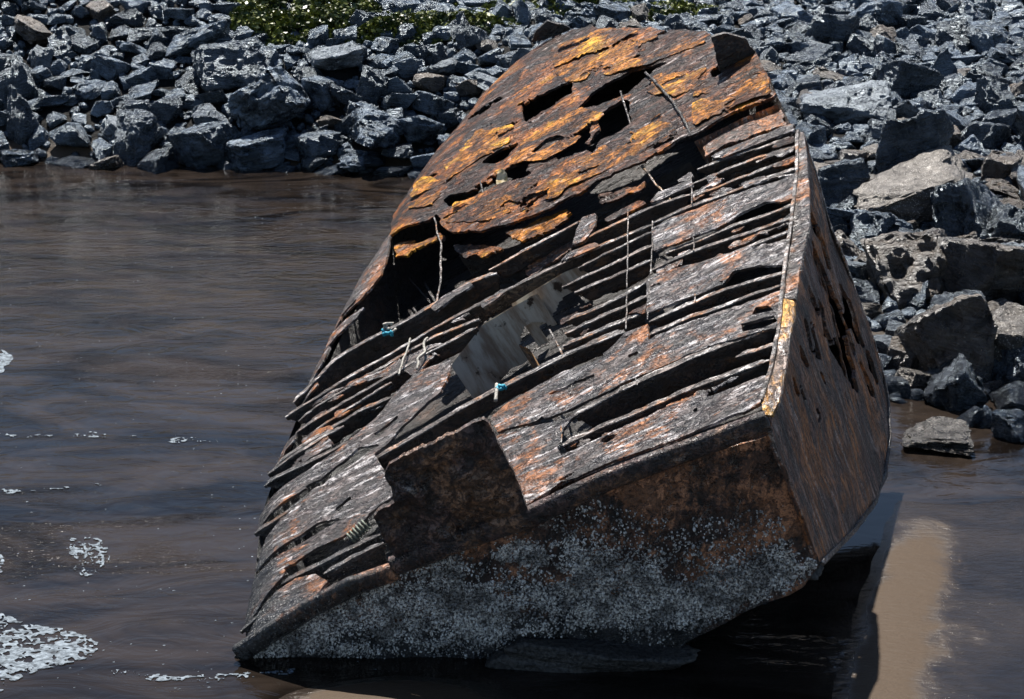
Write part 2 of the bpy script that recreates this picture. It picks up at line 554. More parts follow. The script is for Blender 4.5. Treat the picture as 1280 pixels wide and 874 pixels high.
_hx = np.arange(-18, 17.01, 0.2); _hy = np.arange(12, 70.01, 0.2)
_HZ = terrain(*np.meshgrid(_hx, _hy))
def height(x, y):
    x = np.asarray(x, float); y = np.asarray(y, float)
    fx = np.clip((x + 18) / 0.2, 0, len(_hx) - 1.001); fy = np.clip((y - 12) / 0.2, 0, len(_hy) - 1.001)
    i = fx.astype(int); j = fy.astype(int); u = fx - i; v = fy - j
    return _HZ[j, i] * (1 - u) * (1 - v) + _HZ[j, i + 1] * u * (1 - v) + _HZ[j + 1, i] * (1 - u) * v + _HZ[j + 1, i + 1] * u * v

def grid_mesh(name, xs, ys, zf):
    X, Y = np.meshgrid(xs, ys)
    Z = zf(X, Y)
    V = np.stack([X, Y, Z], -1).reshape(-1, 3)
    nx = len(xs)
    F = [(j * nx + i, j * nx + i + 1, (j + 1) * nx + i + 1, (j + 1) * nx + i) for j in range(len(ys) - 1) for i in range(nx - 1)]
    return mesh_from(name, V, F, [True] * len(F))

xs = np.r_[np.linspace(-400, -22, 14), np.arange(-20, 16.01, 0.16), np.linspace(18, 400, 14)]
ys = np.r_[np.linspace(-60, 11, 8), np.arange(12, 24, 0.10), np.arange(24, 56, 0.3), np.linspace(58, 600, 16)]

def sand_mat():
    m, nt = newmat('wet_sand_and_bank_soil'); g = N(nt)
    oc = g.coord()
    f1 = g.noise(oc, 0.7, 6, 0.6, 0.4)
    f2 = g.noise(oc, 120, 4, 0.6)
    rip = g.noise(g.mapping(oc, scale=(1.0, 3.2, 1), rot=(0, 0, 0.3)), 4.5, 5, 0.6, 0.8)
    sc = g.mix(g.ramp(f1, 0.35, 0.65), (0.010, 0.0076, 0.006), (0.024, 0.018, 0.0138))
    z = g.node('ShaderNodeSeparateXYZ', {0: oc}).outputs[2]
    bank = g.ramp(z, 0.15, 0.5)
    soil = g.mix(g.ramp(g.noise(oc, 2.5, 7, 0.65), 0.4, 0.6), (0.005, 0.005, 0.0055), (0.017, 0.0165, 0.016))
    c = g.mix(bank, sc, soil)
    c = g.scalecol(c, g.ramp(f2, 0.3, 0.7, 0.75, 1.25))
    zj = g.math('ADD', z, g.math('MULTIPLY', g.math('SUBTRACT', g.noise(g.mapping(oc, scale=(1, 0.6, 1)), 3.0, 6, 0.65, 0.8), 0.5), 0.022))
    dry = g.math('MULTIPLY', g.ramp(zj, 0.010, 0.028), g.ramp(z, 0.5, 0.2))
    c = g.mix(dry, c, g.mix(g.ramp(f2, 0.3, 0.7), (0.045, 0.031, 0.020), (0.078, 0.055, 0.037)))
    rg = g.math('MAXIMUM', g.math('ADD', g.ramp(f1, 0.40, 0.60, 0.04, 0.12), g.math('MULTIPLY', dry, 0.5)), g.math('MULTIPLY', bank, 0.8))
    nrm = g.bump(rip, 0.4, 0.03)
    nrm = g.bump(g.noise(g.mapping(oc, scale=(1, 1.7, 1), rot=(0, 0, 0.4)), 11, 4, 0.6, 0.6), 0.45, 0.014, nrm)
    nrm = g.bump(f2, 0.4, 0.003, nrm)
    nrm = g.bump(g.math('MULTIPLY', g.noise(oc, 9, 5, 0.7), bank), 1.0, 0.12, nrm)
    g.out(c, rg, nrm, spec=g.ramp(g.math('MAXIMUM', bank, dry), 0.0, 1.0, 0.8, 0.15))
    return m
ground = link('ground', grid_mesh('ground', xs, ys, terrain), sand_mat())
tag(ground, kind='structure')

def water_mat():
    m, nt = newmat('silty_water'); g = N(nt)
    oc = g.coord()
    big = g.noise(g.mapping(oc, scale=(0.45, 1.0, 1), rot=(0, 0, 0.08)), 0.7, 4, 0.6, 1.6)
    wav = g.noise(g.mapping(oc, scale=(0.9, 1.9, 1), rot=(0, 0, 0.1)), 1.1, 4, 0.5, 2.2)
    rip = g.noise(g.mapping(oc, scale=(1.0, 1.9, 1), rot=(0, 0, -0.12)), 6.5, 3, 0.55, 1.2)
    amt = g.ramp(g.noise(g.mapping(oc, scale=(0.4, 1.0, 1)), 0.55, 4, 0.6, 1.2), 0.54, 0.66)
    lee = g.node('ShaderNodeVectorMath', {0: g.mapping(oc, scale=(0.6, 0.36, 1), loc=(-2.3, -6.4, 0)), 1: (0, 0, 0)}, operation='DISTANCE').outputs['Value']
    lee = g.ramp(lee, 0.55, 1.1, 0.12, 1.0)
    c = g.mix(g.ramp(big, 0.35, 0.65), (0.0045, 0.0034, 0.0027), (0.026, 0.0195, 0.0155))
    nrm = g.bump(wav, g.math('MULTIPLY', lee, 0.34), 0.06)
    nrm = g.bump(rip, g.math('MULTIPLY', lee, g.math('ADD', g.math('MULTIPLY', amt, 1.0), 0.05)), 0.028, nrm)
    g.out(c, 0.045, nrm, spec=0.6, ior=1.33)
    return m
xw = np.array([-400, -60, -20, 0, 20, 60, 400.0]); yw = np.array([-60, 0, 12, 20, 30, 60, 70.0])
water = link('water', grid_mesh('water', xw, yw, lambda X, Y: X * 0.0), water_mat())
tag(water, kind='structure')

# ------------------------------------------------------------------ the wreck
wreck = bpy.data.objects.new('ship_wreck', None)
col.objects.link(wreck)
tag(wreck, 'rusted steel hull of a wrecked ship lying tilted in shallow water, plating wasted to ribs', 'shipwreck')

LEFT = np.array([(290, 820), (298, 770), (305, 715), (311, 660), (320, 615), (335, 575), (352, 530), (368, 490), (388, 445), (410, 400), (436, 352), (462, 308), (487, 262), (520, 212), (560, 158), (600, 108), (640, 70), (668, 51), (690, 42)], float)
def left_x(py):
    return np.interp(py, LEFT[::-1, 1], LEFT[::-1, 0])
def roll(px, py):
    d = np.clip(1 - (px - left_x(py)) / 45.0, 0, 1.3)
    return -0.16 * d * d

def line(*p):
    return list(p)

# upper plating, rust orange
U = [(486, 298), (487, 262), (520, 212), (560, 158), (600, 108), (640, 70), (668, 51), (690, 42), (740, 36), (800, 38), (860, 42), (893, 46), (897, 60), (903, 85), (948, 70), (962, 98), (973, 126),
     (927, 143), (871, 173), (852, 178), (802, 209), (774, 218), (740, 237), (714, 252), (690, 267), (652, 281), (617, 290), (567, 296), (553, 284), (549, 268), (543, 279)]
holes = [
    [(655, 137), (657, 158), (720, 123), (718, 104)],
    [(727, 139), (741, 124), (770, 106), (802, 89), (836, 83), (812, 102), (785, 122), (752, 136)],
    [(748, 150), (776, 131), (789, 128), (792, 158), (770, 176), (756, 180), (744, 196), (735, 190), (752, 168)],
    [(605, 207), (628, 192), (652, 180), (648, 192), (622, 211)],
    [(553, 258), (566, 247), (600, 241), (622, 229), (640, 222), (634, 234), (604, 246), (572, 259)],
    [(640, 217), (655, 205), (672, 203), (660, 218), (648, 231), (638, 232)],
    [(694, 232), (701, 226), (707, 232), (703, 250), (695, 249)],
    [(651, 262), (658, 255), (662, 262), (654, 268)],
    [(891, 96), (905, 87), (912, 91), (902, 100), (892, 105)],
    [(690, 187), (716, 172), (738, 160), (742, 176), (722, 196), (700, 205)],
]
up = sheet('upper_plate', U, DECK, M['rust_upper'], wreck, step=2.6, thick=0.035, lift=0.06, ragged=4.2, rfreq=0.11, holes=holes, pin=0.5, pin_at=0.69, relief=0.05, relief_freq=1.5, seed=1.0, bend=roll)
# rust scale lying in layers on it
def patch(poly, mat, lift, seed, name='rust_scale', ragged=5.0, thick=0.010, parent=up, pin=0.8, pin_at=0.62, step=2.6):
    return sheet(name, poly, DECK, M[mat], parent, step=step, thick=thick, lift=lift, ragged=ragged, rfreq=0.10, pin=pin, pin_at=pin_at, relief=0.05, relief_freq=1.5, seed=seed)
patch([(560, 285), (572, 262), (640, 240), (700, 222), (735, 200), (790, 170), (830, 150), (850, 172), (790, 206), (735, 232), (700, 254), (640, 280)], 'rust_scale', 0.085, 21)
patch([(655, 180), (730, 140), (760, 150), (735, 175), (690, 205), (640, 215)], 'rust_scale', 0.09, 22)
patch([(800, 112), (830, 98), (886, 92), (890, 108), (846, 128), (820, 124)], 'rust_scale', 0.085, 23)
patch([(868, 120), (940, 85), (962, 100), (970, 122), (920, 142), (872, 165)], 'rust_scale', 0.09, 24)
patch([(700, 60), (760, 42), (860, 46), (890, 60), (820, 86), (730, 110), (690, 100)], 'rust_scale', 0.08, 25)
patch([(560, 215), (600, 170), (650, 160), (640, 182), (600, 208), (560, 236)], 'rust_scale', 0.085, 26)
patch([(500, 270), (530, 225), (560, 230), (545, 262)], 'rust_scale', 0.08, 27)

for k, (mt, lf, poly) in enumerate([
    ('rust_scale', -0.02, [(632, 290), (664, 276), (706, 256), (716, 268), (690, 286), (650, 300)]),
    ('rust_upper', -0.06, [(742, 240), (776, 220), (806, 212), (800, 228), (770, 246), (748, 256)]),
    ('rust_side', -0.05, [(872, 176), (926, 147), (972, 130), (982, 152), (950, 160), (905, 178), (880, 196)]),
    ('rust_upper', -0.10, [(486, 300), (545, 282), (552, 292), (520, 304), (490, 316)]),
    ('rust_upper', -0.12, [(560, 298), (600, 296), (622, 302), (600, 316), (572, 314)]),
    ('rust_side', -0.18, [(640, 318), (680, 296), (720, 276), (724, 288), (690, 308), (650, 330)])]):
    sheet('torn_plate', poly, DECK, M[mt], wreck, step=2.4, thick=0.03, lift=lf, ragged=5.0, rfreq=0.12, pin=0.8, pin_at=0.64, relief=0.06, relief_freq=2.0, seed=130 + k * 2.3)
# plates that remain between the ribs
PL = [
    ('rust_grey', [(817, 289), (840, 274), (905, 250), (960, 232), (1000, 219), (1003, 250), (975, 256), (958, 256), (905, 284), (845, 308), (818, 316)], []),
    ('rust_grey', [(809, 352), (826, 342), (880, 328), (940, 312), (999, 298), (997, 333), (949, 335), (918, 343), (905, 358), (870, 372), (810, 395)], []),
    ('rust_grey', [(612, 524), (640, 502), (702, 467), (748, 452), (783, 419), (812, 408), (813, 428), (846, 412), (900, 392), (985, 362), (973, 412), (949, 418), (870, 441), (800, 473), (763, 492), (708, 517), (625, 543)],
     [[(929, 418), (928, 408), (968, 396), (973, 404), (955, 412)], [(941, 396), (945, 386), (960, 383), (968, 390)], [(786, 448), (800, 441), (801, 446), (790, 452)], [(680, 497), (716, 481), (745, 470), (745, 474), (716, 487)]]),
    ('rust_grey', [(616, 550), (660, 537), (708, 526), (735, 512), (716, 526), (706, 537), (703, 552), (699, 563), (703, 571), (760, 547), (800, 526), (861, 501), (887, 498), (961, 472), (957, 506), (891, 534), (830, 558), (760, 583), (700, 608), (660, 634)],
     [[(700, 602), (720, 592), (722, 595), (704, 604)], [(865, 516), (873, 511), (876, 516), (868, 519)], [(750, 556), (760, 548), (778, 545), (762, 557)]]),
    ('rust_grey', [(488, 504), (520, 467), (567, 452), (564, 472), (553, 492), (536, 508), (508, 533), (484, 560), (470, 570), (482, 590), (494, 620), (466, 642), (440, 660), (424, 650), (400, 655), (320, 708), (312, 710), (330, 672), (372, 636), (412, 602), (445, 580), (478, 558), (452, 562), (404, 600), (316, 655), (315, 636), (378, 595), (436, 556), (470, 525)],
     [[(383, 610), (403, 600), (402, 606), (385, 620)], [(419, 638), (440, 622), (440, 626), (424, 642)], [(470, 545), (500, 523), (500, 527), (474, 550)]]),
    ('rust_grey', [(310, 718), (380, 680), (424, 654), (466, 641), (450, 660), (432, 672), (395, 690), (362, 714), (345, 735), (318, 765), (296, 785), (300, 750)], []),
    ('rust_grey', [(288, 806), (318, 770), (346, 742), (372, 724), (398, 720), (412, 730), (388, 758), (340, 792), (302, 820), (289, 822)], []),
    ('rust_grey', [(486, 283), (486, 300), (484, 330), (474, 352), (455, 372), (425, 391), (410, 404), (425, 370), (448, 330), (468, 300)], [[(421, 386), (445, 372), (443, 378), (422, 392)]]),
    ('rust_grey', [(405, 411), (430, 397), (456, 385), (446, 398), (425, 412), (397, 434)], []),
    ('rust_grey', [(393, 440), (410, 424), (406, 440), (388, 468), (374, 494), (360, 512), (370, 486)], []),
    ('rust_grey', [(366, 500), (396, 474), (398, 482), (372, 502), (356, 524), (338, 570), (352, 556), (346, 562), (330, 594), (318, 624), (311, 655), (312, 640), (325, 600), (345, 548)], []),
    ('rust_grey', [(331, 585), (345, 572), (352, 558), (368, 548), (372, 540), (352, 545), (338, 568)], []),
    ('rust_upper', [(755, 278), (770, 268), (800, 252), (812, 254), (796, 262), (762, 280)], []),
    ('rust_grey', [(814, 257), (824, 243), (866, 226), (868, 234), (840, 246)], []),
    ('rust_grey', [(846, 230), (864, 217), (869, 222), (862, 228)], []),
    ('rust_grey', [(716, 310), (722, 290), (729, 274), (748, 268), (746, 284), (732, 304)], []),
    ('rust_grey', [(700, 332), (716, 318), (745, 306), (752, 309), (730, 320)], []),
    ('rust_grey', [(888, 200), (905, 190), (950, 172), (993, 156), (994, 166), (960, 178), (905, 200)], []),
    ('rust_upper', [(962, 188), (975, 178), (994, 172), (995, 180), (975, 186)], []),
    ('rust_upper', [(965, 211), (985, 200), (996, 196), (997, 204), (985, 209)], []),
    ('rust_grey', [(538, 386), (556, 372), (588, 355), (594, 358), (570, 372), (546, 392)], []),
    ('rust_grey', [(602, 382), (628, 362), (634, 364), (618, 378), (604, 388)], []),
]
for k, (mt, poly, hs) in enumerate(PL):
    big = len(poly) > 9 or k < 6
    sheet('plate', poly, DECK, M[mt], wreck, step=2.6, thick=0.03, lift=0.03, ragged=2.2 if big else 1.2, rfreq=0.09, holes=hs, pin=0.6 if big else 0, pin_at=0.74, relief=0.03, relief_freq=2.0, seed=50 + k * 3.1, bend=roll)

# remnants of skin still clinging to the ribs
for k, (mt, poly, at_) in enumerate([
    ('rust_grey', [(330, 600), (352, 545), (400, 490), (480, 435), (545, 400), (600, 385), (600, 412), (540, 450), (492, 492), (430, 545), (350, 600)], 0.42),
    ('rust_grey', [(860, 232), (995, 172), (998, 214), (868, 258)], 0.43), ('rust_grey', [(820, 318), (1000, 254), (998, 296), (820, 348)], 0.42),
    ('rust_upper', [(700, 392), (816, 340), (808, 395), (702, 446)], 0.41), ('rust_grey', [(706, 552), (960, 455), (960, 470), (708, 566)], 0.41)]):
    sheet('torn_plating', poly, DECK, M[mt], wreck, step=2.2, thick=0.02, lift=-0.01, ragged=3.0, rfreq=0.12, pin=1.0, pin_at=at_, relief=0.05, relief_freq=3.0, seed=210 + k * 4.7, bend=roll)

# angle bars
BARS = [  # points, depth, flange width
    ([(890, 200), (940, 178), (993, 157)], .16, .09), ([(872, 212), (918, 195), (992, 171)], .18, .045), ([(862, 230), (898, 216), (993, 183)], .2, .045),
    ([(868, 245), (920, 224), (966, 207), (996, 197)], .2, .045), ([(817, 279), (861, 259), (879, 252), (940, 230), (998, 211)], .2, .06),
    ([(832, 316), (872, 301), (920, 282), (962, 268), (999, 254)], .2, .05), ([(816, 339), (870, 315), (930, 295), (1001, 270)], .2, .05),
    ([(830, 345), (880, 329), (918, 315), (998, 286)], .2, .045), ([(811, 402), (860, 382), (905, 364), (992, 338)], .2, .05),
    ([(808, 420), (861, 398), (900, 386), (980, 356)], .18, .05),
    ([(719, 521), (770, 493), (820, 470), (870, 447), (949, 418), (985, 402)], .3, .075), ([(704, 557), (752, 533), (800, 513), (866, 485), (962, 451)], .28, .07),
    ([(920, 447), (950, 438), (975, 428)], .12, .05),
    # middle bay
    ([(730, 300), (758, 287), (815, 259), (862, 243)], .18, .045), ([(726, 318), (785, 292), (817, 279)], .18, .045), ([(722, 334), (785, 304), (817, 289)], .18, .04),
    ([(702, 358), (741, 341), (785, 321), (816, 306)], .16, .05), ([(718, 366), (785, 338), (815, 325)], .18, .045),
    ([(708, 402), (743, 388), (783, 368), (811, 350)], .2, .07), ([(706, 417), (759, 393), (783, 382), (810, 369)], .2, .07), ([(703, 432), (757, 409), (806, 390)], .2, .06),
    ([(698, 447), (740, 432), (782, 416)], .12, .045),
    ([(778, 325), (800, 314), (817, 306)], .08, .06),
    # left bay
    ([(366, 502), (421, 449), (460, 427), (497, 406), (543, 381), (589, 354), (621, 342)], .3, .075), ([(357, 522), (440, 470), (516, 427), (540, 412), (599, 381), (632, 364), (700, 330), (738, 312)], .22, .055),
    ([(374, 528), (398, 507), (450, 476), (508, 441), (540, 422), (599, 399)], .18, .045), ([(370, 541), (387, 529), (440, 497), (499, 463), (540, 437), (597, 410)], .18, .05),
    ([(395, 536), (411, 526), (450, 503), (490, 479)], .16, .045), ([(345, 582), (363, 568), (410, 539), (453, 513), (490, 497)], .18, .07),
    ([(334, 593), (360, 574), (384, 560), (430, 533)], .16, .06), ([(330, 608), (346, 597), (390, 576), (436, 552)], .16, .06),
    ([(318, 668), (360, 640), (404, 606)], .16, .06),
    ([(352, 731), (400, 705), (440, 684), (474, 667)], .2, .06), ([(405, 718), (440, 699), (480, 680)], .25, .06), ([(300, 790), (330, 764), (356, 742), (380, 730)], .12, .05),
    # long stringer and the inner rails below the upper plate
    ([(455, 582), (480, 568), (530, 540), (580, 511), (621, 490), (640, 480), (706, 446), (780, 414)], .17, .075),
    ([(611, 337), (650, 317), (690, 296), (728, 276)], .2, .045), ([(500, 590), (545, 560), (606, 522)], .06, .08),
]
for k, (pts, dp, fl) in enumerate(BARS):
    stiffener(pts, wreck, dp, fl, lift=0.0)

# cross frames that tie the bars together (thin upright straps)
def strap(p0, p1, w=0.016, sink=0.015, mat='rust_flange', name='strap', lift0=0.03, lift1=0.03):
    a = DECK.at(*p0, lift0); b = DECK.at(*p1, lift1)
    tube(name, [a, (a + b) / 2 - DECK.n * sink, b], w * 0.5, M[mat], wreck, m=4, wob=0.012, seed=p0[0])
for p0, p1 in [((786, 264), (786, 290)), ((786, 290), (785, 362)), ((785, 372), (784, 414)), ((817, 279), (815, 346)), ((813, 352), (811, 402)), ((865, 218), (866, 258)), ((868, 300), (869, 316)), ((870, 370), (870, 382)), ((795, 473), (798, 484)), ((777, 480), (776, 492)), ((716, 484), (715, 495)), ((703, 535), (704, 556))]:
    strap(p0, p1)
tube('hanging_strap', [DECK.at(545, 276, 0.05), DECK.at(546, 300, -0.1), DECK.at(544, 340, -0.12), DECK.at(539, 382, -0.1)], 0.014, M['rust_flange'], wreck, m=4, wob=0.03, seed=3)
# raised seam across the upper plate
tube('seam_bar', [DECK.at(812, 98, 0.09), DECK.at(830, 117, 0.10), DECK.at(846, 135, 0.10), DECK.at(858, 155, 0.10), DECK.at(866, 172, 0.05)], 0.018, M['rust_inner'], up, m=5, wob=0.03, seed=31)
for p0, p1 in [((779, 120), (790, 160)), ((884, 83), (886, 106)), ((604, 232), (606, 250))]:
    a = DECK.at(*p0, 0.07); b = DECK.at(*p1, 0.02)
    tube('bracket', [a, b], 0.014, M['rust_web'], wreck, m=4, wob=0.01, seed=p0[0])
tube('bent_rod', [DECK.at(803, 208, 0.02), DECK.at(814, 222, -0.1), DECK.at(830, 238, -0.2)], 0.015, M['rust_gold'], wreck, m=5, wob=0.05, seed=9)
tube('bent_rod', [DECK.at(681, 404, -0.1), DECK.at(691, 424, -0.15), DECK.at(701, 441, -0.05)], 0.012, M['rust_flange'], wreck, m=5, seed=11)

# deep painted bulkheads seen through the gap amidships
def bulkhead(top, depth, mat, name='bulkhead', lift=0.0, hole=None, seed=0):
    pp, _ = resample(top, 3.0)
    base = DECK.at(pp[:, 0], pp[:, 1], lift)
    q, s = resample(base, 0.03)
    nn = len(q); m = 26
    slant = E2 * -0.12
    rag = 0.10 * (fbm(np.stack([s * 5, np.full(nn, seed), np.zeros(nn)], -1), 4) - 0.5)
    V, F = [], []
    for i in range(nn):
        for k in range(m + 1):
            d = (depth + rag[i]) * k / m
            off = 0.03 * (vnoise(np.array([s[i] * 3, d * 3, seed])) - 0.5)
            V.append(q[i] - DECK.n * d + slant * d + E2 * off)
    base_n = len(V)
    V += [v + E2 * 0.015 for v in V]
    for i in range(nn - 1):
        for k in range(m):
            if hole is not None:
                if hole(s[i] / s[-1], k / m): continue
            a = i * (m + 1) + k
            F.append((a, a + 1, a + m + 2, a + m + 1))
            F.append((base_n + a + m + 1, base_n + a + m + 2, base_n + a + 1, base_n + a))
    return link(name, mesh_from(name, V, F, [True] * len(F)), M[mat], wreck)
bulkhead([(560, 452), (600, 402), (640, 378), (668, 362)], 0.62, 'painted', seed=3, lift=-0.06, hole=lambda u, v: (v > 0.55 + 0.15 * math.sin(u * 14)) and u > 0.62)
bulkhead([(636, 376), (700, 338), (745, 318)], 0.62, 'painted', seed=5, lift=-0.06, hole=lambda u, v: (v > 0.48 + 0.12 * math.sin(u * 9)) and u > 0.1)
bulkhead([(641, 422), (655, 428), (668, 452), (690, 470)], 0.3, 'rust_gold', 'bracket_plate', seed=7, lift=-0.12)
bulkhead([(868, 178), (925, 150), (972, 132)], 0.5, 'rust_side', 'end_bulkhead', seed=11, lift=0.0)
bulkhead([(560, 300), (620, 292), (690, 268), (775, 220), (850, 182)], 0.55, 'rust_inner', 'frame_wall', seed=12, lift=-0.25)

# broken frames lying in the open bay
r2 = random.Random(5)
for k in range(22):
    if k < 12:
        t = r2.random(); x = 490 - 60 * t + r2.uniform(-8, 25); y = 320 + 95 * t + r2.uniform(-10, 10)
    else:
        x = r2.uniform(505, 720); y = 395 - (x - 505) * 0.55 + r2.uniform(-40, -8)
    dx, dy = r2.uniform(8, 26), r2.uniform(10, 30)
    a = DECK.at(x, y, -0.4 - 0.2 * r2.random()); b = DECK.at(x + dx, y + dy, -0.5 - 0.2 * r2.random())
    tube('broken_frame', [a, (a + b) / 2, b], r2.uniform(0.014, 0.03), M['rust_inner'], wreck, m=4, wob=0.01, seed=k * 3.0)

# dark folded block at the far corner
def lump(name, centre, size, mat, parent, seed, rot=(0, 0, 0), sub=4, amp=0.25, planes=11):
    V, F = rock_shape(seed, sub, planes, amp)
    V = V * np.asarray(size)
    Rm = np.array(Euler(rot).to_matrix())
    V = V @ Rm.T + np.asarray(centre)
    return link(name, mesh_from(name, V, F, [True] * len(F)), mat, parent)

_ico = {}
def ico(sub):
    if sub not in _ico:
        bm = bmesh.new()
        bmesh.ops.create_icosphere(bm, subdivisions=sub, radius=1.0)
        bm.verts.ensure_lookup_table()
        _ico[sub] = (np.array([v.co[:] for v in bm.verts]), [tuple(v.index for v in f.verts) for f in bm.faces])
        bm.free()
    return _ico[sub]

def rock_shape(seed, sub=4, planes=12, amp=0.10, strata=1.0, slab=0.0):
    """broken stone: a ball cut by random planes, then weathered along its bedding"""
    r = np.random.default_rng(seed)
    D, F = ico(sub)
    D = D / np.linalg.norm(D, axis=1)[:, None]
    nrm = r.normal(size=(planes, 3)); nrm /= np.linalg.norm(nrm, axis=1)[:, None]
    dist = r.uniform(0.42, 0.92, planes)
    dot = D @ nrm.T
    rr = np.where(dot > 1e-3, dist[None, :] / np.maximum(dot, 1e-3), 9.0)
    rr.sort(axis=1)
    rad = np.minimum(rr[:, 0], 1.12)
    # soften arrises a little
    rad = rad - 0.02 * np.exp(-(np.minimum(rr[:, 1], 1.2) - rad) / 0.02)
    P = D * rad[:, None]
    bd = unit(r.normal(size=3)); 
    u = P @ bd
    q = fbm(P * 1.7 + seed, 4, 0.55) - 0.5
    st = fbm(np.stack([u * 7 + q * 1.5, np.full_like(u, seed), np.zeros_like(u)], -1), 3, 0.6) - 0.5
    fine = fbm(P * 6 + seed * 1.3, 4, 0.6) - 0.5
    P = P + D * (amp * (0.8 * q + 0.6 * strata * st + 0.45 * fine))[:, None]
    return P, F

fold = Plane(DECK.at(905, 92, -0.05), FRONT.n)
sheet('folded_end', [(889, 48), (905, 42), (932, 46), (946, 66), (952, 80), (930, 92), (906, 100), (898, 84)], fold, M['rust_inner'], wreck, step=2.4, thick=0.05, ragged=2.5, rfreq=0.12, relief=0.12, relief_freq=2.5, seed=61)
sheet('folded_end', [(664, 54), (668, 40), (684, 27), (700, 30), (716, 36), (700, 44), (682, 50)], Plane(DECK.at(690, 46, 0.02), FRONT.n), M['rust_inner'], wreck, step=2.0, thick=0.05, ragged=2.5, rfreq=0.12, relief=0.08, relief_freq=2.5, seed=62)

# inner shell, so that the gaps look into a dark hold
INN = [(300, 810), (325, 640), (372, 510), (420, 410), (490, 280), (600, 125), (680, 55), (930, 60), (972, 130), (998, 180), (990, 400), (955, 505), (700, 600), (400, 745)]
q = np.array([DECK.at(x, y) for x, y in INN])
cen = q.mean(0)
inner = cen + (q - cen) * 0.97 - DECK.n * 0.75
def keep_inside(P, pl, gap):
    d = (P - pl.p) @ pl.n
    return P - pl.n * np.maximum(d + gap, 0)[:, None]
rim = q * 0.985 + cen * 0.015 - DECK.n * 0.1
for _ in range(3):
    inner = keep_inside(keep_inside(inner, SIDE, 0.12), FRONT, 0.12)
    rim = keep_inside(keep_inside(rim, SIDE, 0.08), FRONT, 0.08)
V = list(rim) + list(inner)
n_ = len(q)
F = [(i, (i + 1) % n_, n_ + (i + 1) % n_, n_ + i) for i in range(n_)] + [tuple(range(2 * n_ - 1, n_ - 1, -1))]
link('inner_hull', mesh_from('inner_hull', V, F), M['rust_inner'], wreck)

# far side of the hull, falling away to the sea bed behind the outline
out = [tuple(p) for p in LEFT] + [(740, 36), (800, 38), (860, 42), (930, 50), (962, 98), (985, 150), (1000, 168)]
q = np.array([DECK.at(x, y, float(roll(np.array(x, float), np.array(y, float)))) for x, y in out])
low = q + np.array([0.6, 1.0, 0]); low[:, 2] = -0.25
low[-6:, 0] -= 0.9
mid_ = (q + low) / 2 + np.array([0.0, 0.3, 0.0])
V = np.concatenate([q - DECK.n * 0.02, mid_, low]); n_ = len(q)
F = []
for r_ in range(2):
    F += [(r_ * n_ + i, r_ * n_ + i + 1, (r_ + 1) * n_ + i + 1, (r_ + 1) * n_ + i) for i in range(n_ - 1)]
link('far_side_plating', mesh_from('far_side_plating', V, F, [True] * len(F)), M['rust_web'], wreck)

# end face with curved outline
SD = [(1004, 168), (1012, 188), (1026, 240), (1040, 290), (1060, 342), (1075, 380), (1092, 425), (1102, 458), (1110, 505), (1111, 545), (1107, 590), (1094, 625), (1068, 660), (1025, 703), (1000, 640), (963, 540), (967, 490), (975, 420), (986, 320), (996, 230), (1000, 170)]
side_holes = [
    [(1003, 394), (1008, 398), (1020, 446), (1012, 436)], [(1014, 410), (1018, 410), (1030, 452), (1023, 448)], [(1022, 372), (1030, 384), (1040, 430), (1030, 420)],
    [(1034, 362), (1040, 362), (1070, 460), (1067, 488), (1052, 440)], [(1044, 372), (1048, 374), (1072, 440), (1070, 452)], [(1072, 446), (1078, 452), (1096, 498), (1089, 496)],
    [(1012, 300), (1016, 300), (1034, 366), (1026, 356)], [(1020, 280), (1024, 284), (1040, 338), (1034, 336)], [(1026, 462), (1030, 466), (1036, 484), (1031, 480)],
    [(1000, 480), (1003, 484), (1010, 500), (1006, 500)],
]
for x, y, ln, w in [(1010, 262, 46, 5), (1018, 312, 70, 6), (1026, 330, 90, 6), (1036, 350, 60, 5), (1048, 352, 84, 6), (1058, 372, 70, 5), (1044, 420, 66, 7), (1034, 410, 44, 6), (1082, 436, 50, 6), (1008, 350, 50, 5), (1060, 456, 40, 5), (990, 470, 30, 4), (1000, 430, 34, 4)]:
    dx, dy = ln * 0.29, ln * 0.95
    side_holes.append([(x, y), (x + w * 0.6, y + 2), (x + dx + w * 0.6, y + dy - 6), (x + dx + w * 0.3, y + dy), (x + dx * 0.5 - w * 0.5, y + dy * 0.55)])
side = sheet('end_plate', SD, SIDE, M['rust_side'], wreck, step=2.4, thick=0.05, lift=0.0, ragged=1.6, rfreq=0.1, along=(0.3, 1.0), holes=side_holes, pin=0.5, pin_at=0.76, relief=0.04, relief_freq=1.6, seed=6.0)
side_rail = [(1006, 172), (1026, 240), (1040, 290), (1060, 342), (1075, 380), (1092, 425), (1102, 458), (1110, 505), (1111, 545), (1107, 590), (1094, 625), (1068, 660), (1025, 703)]
stiffener(side_rail, wreck, 0.12, 0.05, lift=0.01, surf=SIDE, name='rim_bar')
for x0, y0, x1, y1 in [(1018, 300, 1066, 478), (1028, 330, 1054, 420), (1040, 345, 1088, 480), (1005, 330, 1030, 440)]:
    tube('hull_rib', [SIDE.at(x0, y0, -0.05), SIDE.at(x1, y1, -0.05)], 0.02, M['rust_side'], wreck, m=4, wob=0.03, seed=x0)
# body behind the end plate
q = np.array([SIDE.at(x, y, -0.06) for x, y in side_rail])
cen = SIDE.at(1040, 480)
back = q + np.array([-0.9, 0.5, 0]) + (cen - q) * 0.15
V = np.concatenate([q, back]); n_ = len(q)
F = [(i, i + 1, n_ + i + 1, n_ + i) for i in range(n_ - 1)]
F.append(tuple(range(n_, 2 * n_)))
link('end_lining', mesh_from('end_lining', V, F), M['rust_inner'], wreck)

